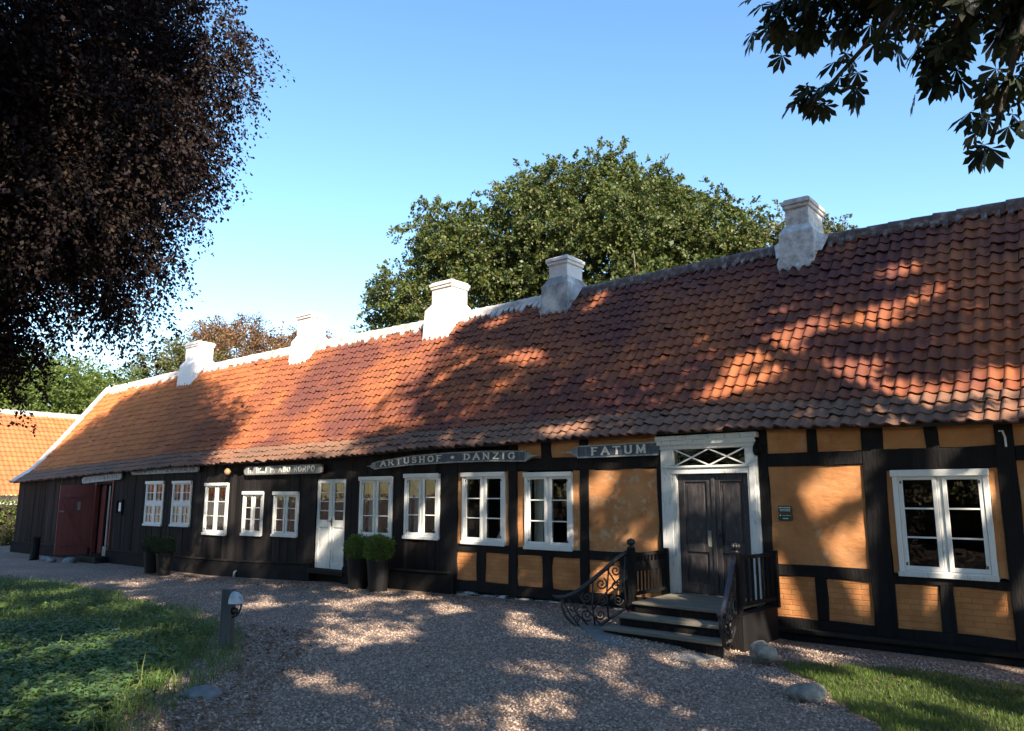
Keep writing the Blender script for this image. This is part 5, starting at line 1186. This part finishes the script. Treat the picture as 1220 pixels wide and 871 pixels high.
# tree rising behind the house
LC = [((-17.0, 28.0, 10.4), (5.6, 5.0, 5.4)), ((-21.8, 24.2, 12.2), (2.4, 2.6, 3.2)), ((-23.0, 22.8, 8.6), (2.3, 2.6, 3.2)), ((-19.2, 26.0, 14.3), (2.0, 2.2, 1.7)), ((-16.4, 27.6, 15.0), (2.0, 2.0, 1.6)), ((-13.4, 29.4, 12.0), (2.3, 2.2, 1.9)), ((-14.0, 27.0, 9.0), (3.6, 3.2, 4.2))]
LB = boughs(LC, 130, 1.15, .8, 8, low=-.35)
lt = tree('lime_tree', 'large broad green tree rising behind the middle of the roof', (-17, 28, 0), LB, None, M['lime'], 6500, 38, .15, .7, .35, 51, r0=.5, bark='bark_pale', gap=.0, twigs=1, rough_=.12, shell=.8, tips=[LB[k][0] for k in range(0, 130, 5)])
V, F = crown([(c, tuple(np.array(q) * .80)) for c, q in LC], 6000, 8, .24, .9, .3, 52, shell=.7, gap=.35); np_mesh('inner_foliage', V, F, M['lime'], lt)
SC = [((-10.2, 30.6, 9.6), (2.6, 2.6, 3.8)), ((-8.7, 31.2, 9.0), (2.0, 2, 3.4))]
SB = boughs(SC, 45, .85, .9, 14, low=-.3) + [((-7.5, 31.4, 10.6), (.7, .7, 1.2)), ((-8.6, 31.2, 12.6), (.6, .6, .9))]
st_ = tree('slender_tree', 'smaller yellow green tree behind the nearest chimney', (-10, 31, 0), SB, None, M['olive'], 2300, 32, .13, .6, .3, 53, r0=.25, bark='bark_pale', gap=0, rough_=.12, shell=.8, tips=[b[0] for b in SB[::4]])
V, F = crown(SC, 900, 8, .2, .8, .3, 54, shell=.6, gap=.3); np_mesh('inner_foliage', V, F, M['olive'], st_)
# trees beyond the far end
def leafy(name, label, base, core, mat, n, nb_, seed, size=.2, bark='bark', r0=.3):
    B_ = boughs(core, nb_, 1.35, .85, seed, low=-.5)
    t = tree(name, label, base, B_, None, mat, n, 26, size, .9, .3, seed, r0=r0, bark=bark, gap=0, rough_=.12, shell=.8, tips=[b[0] for b in B_[::6]])
    V, F = crown([(c, tuple(np.array(q) * .8)) for c, q in core], n // 2, 8, size * 1.5, .9, .3, seed + 1, shell=.7, gap=.3); np_mesh('inner_foliage', V, F, mat, t)
leafy('garden_tree', 'light green tree right behind the far gable end', (-61, 20, -.3), [((-61, 20, 7.5), (5.2, 4.8, 4.8)), ((-58, 24.5, 7.2), (3.6, 3.6, 3.8))], M['bush'], 3000, 60, 61)
leafy('garden_tree', 'olive green tree between the light green tree and the rusty one', (-57, 29, -.3), [((-57, 29, 8.2), (4.8, 4.4, 5.2))], M['olive'], 2200, 45, 63)
leafy('rusty_tree', 'rusty brown domed tree on the skyline beside the far chimneys', (-60, 36, -.3), [((-60, 36, 11.4), (6.4, 5.6, 6.0)), ((-55.0, 38, 11.2), (4.4, 4.2, 4.8))], M['rust'], 3200, 70, 65)
leafy('garden_tree', 'dark green tree half hidden behind the hanging beech at the left', (-65, 14, -.3), [((-65, 14, 9.0), (6, 5, 6.0))], M['olive'], 2200, 45, 67)
# hedge by the neighbour's house
hd = thing('hedge', 'clipped light green hedge left of the far gable', 'hedge', (-40.5, 12, -.3))
n = 20000; P = np.stack([rg.uniform(-41.3, -39.9, n), rg.uniform(6, 17, n), rg.uniform(-.3, 1.75, n)], -1); V, F = leaf_quads(P, unit(rg.normal(size=(n, 3)) + np.array([.4, -.3, .3])), rg.uniform(.08, .16, n), .6); np_mesh('foliage', V, F, M['bush'], hd)
mb = MB(); mb.box(-41.1, -40.2, 6.2, 16.8, -.35, 1.55); mb.build('hedge_core', M['soil'], hd)
# neighbour's wing
nb = thing('neighbour_house', 'neighbouring house with a sunlit orange pantile roof at the left edge', 'house', (-52, 14, 0))
NX, NE, NRZ, NEZ = -53.0, -47.6, 6.95, 2.0
mb = MB(); mb.box(2 * NX - NE + .5, NE - .4, -6, 21, -.4, NEZ); mb.build('wall', M['white_lime'], nb)
VV = []; FF = []; base = 0; rows = 18; nc = 104; tw = 27.5 / nc
tt = np.linspace(0, 1, 5); hp = .03 * np.sin(tt * 2 * math.pi)
for sgn in (1, -1):
    for r in range(rows):
        a_, b_ = r / rows, (r + 1) / rows; Y_ = (-6.3 + tw * np.arange(nc))[:, None] + tt[None] * tw
        def pt(v, h): return np.stack([NX + sgn * (NE - NX) * v + sgn * h * .7 + 0 * Y_, Y_, NRZ + (NEZ - NRZ) * v + h * .7 + 0 * Y_], -1)
        Vq = np.stack([pt(a_, hp[None] + .01), pt(b_ + .004, hp[None] + .05)], 1); VV.append(Vq.reshape(-1, 3)); i = base + np.arange(nc * 10).reshape(nc, 2, 5); base += nc * 10
        f = np.stack([i[:, 0, :-1], i[:, 1, :-1], i[:, 1, 1:], i[:, 0, 1:]], -1).reshape(-1, 4); FF.append(f if sgn > 0 else f[:, ::-1])
rf = np_mesh('roof', np.concatenate(VV), np.concatenate(FF), M['tile_far'], nb)
mb = MB()
for y in np.arange(-6.2, 21, .4): mb.tube([(NX, y, NRZ + .03), (NX, y + .4, NRZ + .03)], [.2, .18], 8)
mb.build('ridge_tiles', M['white_lime'], rf)

for k, (x, y, rr, hh) in enumerate(((-24, -9, 4.5, 4.5), (-15, -12, 5, 5.0), (-6, -14, 5, 4.6), (4, -15, 5, 5), (14, -14, 5, 4.5), (23, -9, 5, 5), (26, 2, 5, 5))):  # shrubs added out of view, keeping window reflections and ambient light dark
    tree('added_shrub', 'tall dark shrub added unseen behind the viewer to darken the window reflections', (x, y, 0), [((x, y, hh * .5), (rr, rr * .8, hh * .62)), ((x + 2, y + 1, hh * .45), (rr * .7, rr * .7, hh * .55))], None, M['chestnut'], 1100, 10, .32, .9, .2, 70 + k, r0=.15)['group'] = 'added dark shrubs behind the viewer'
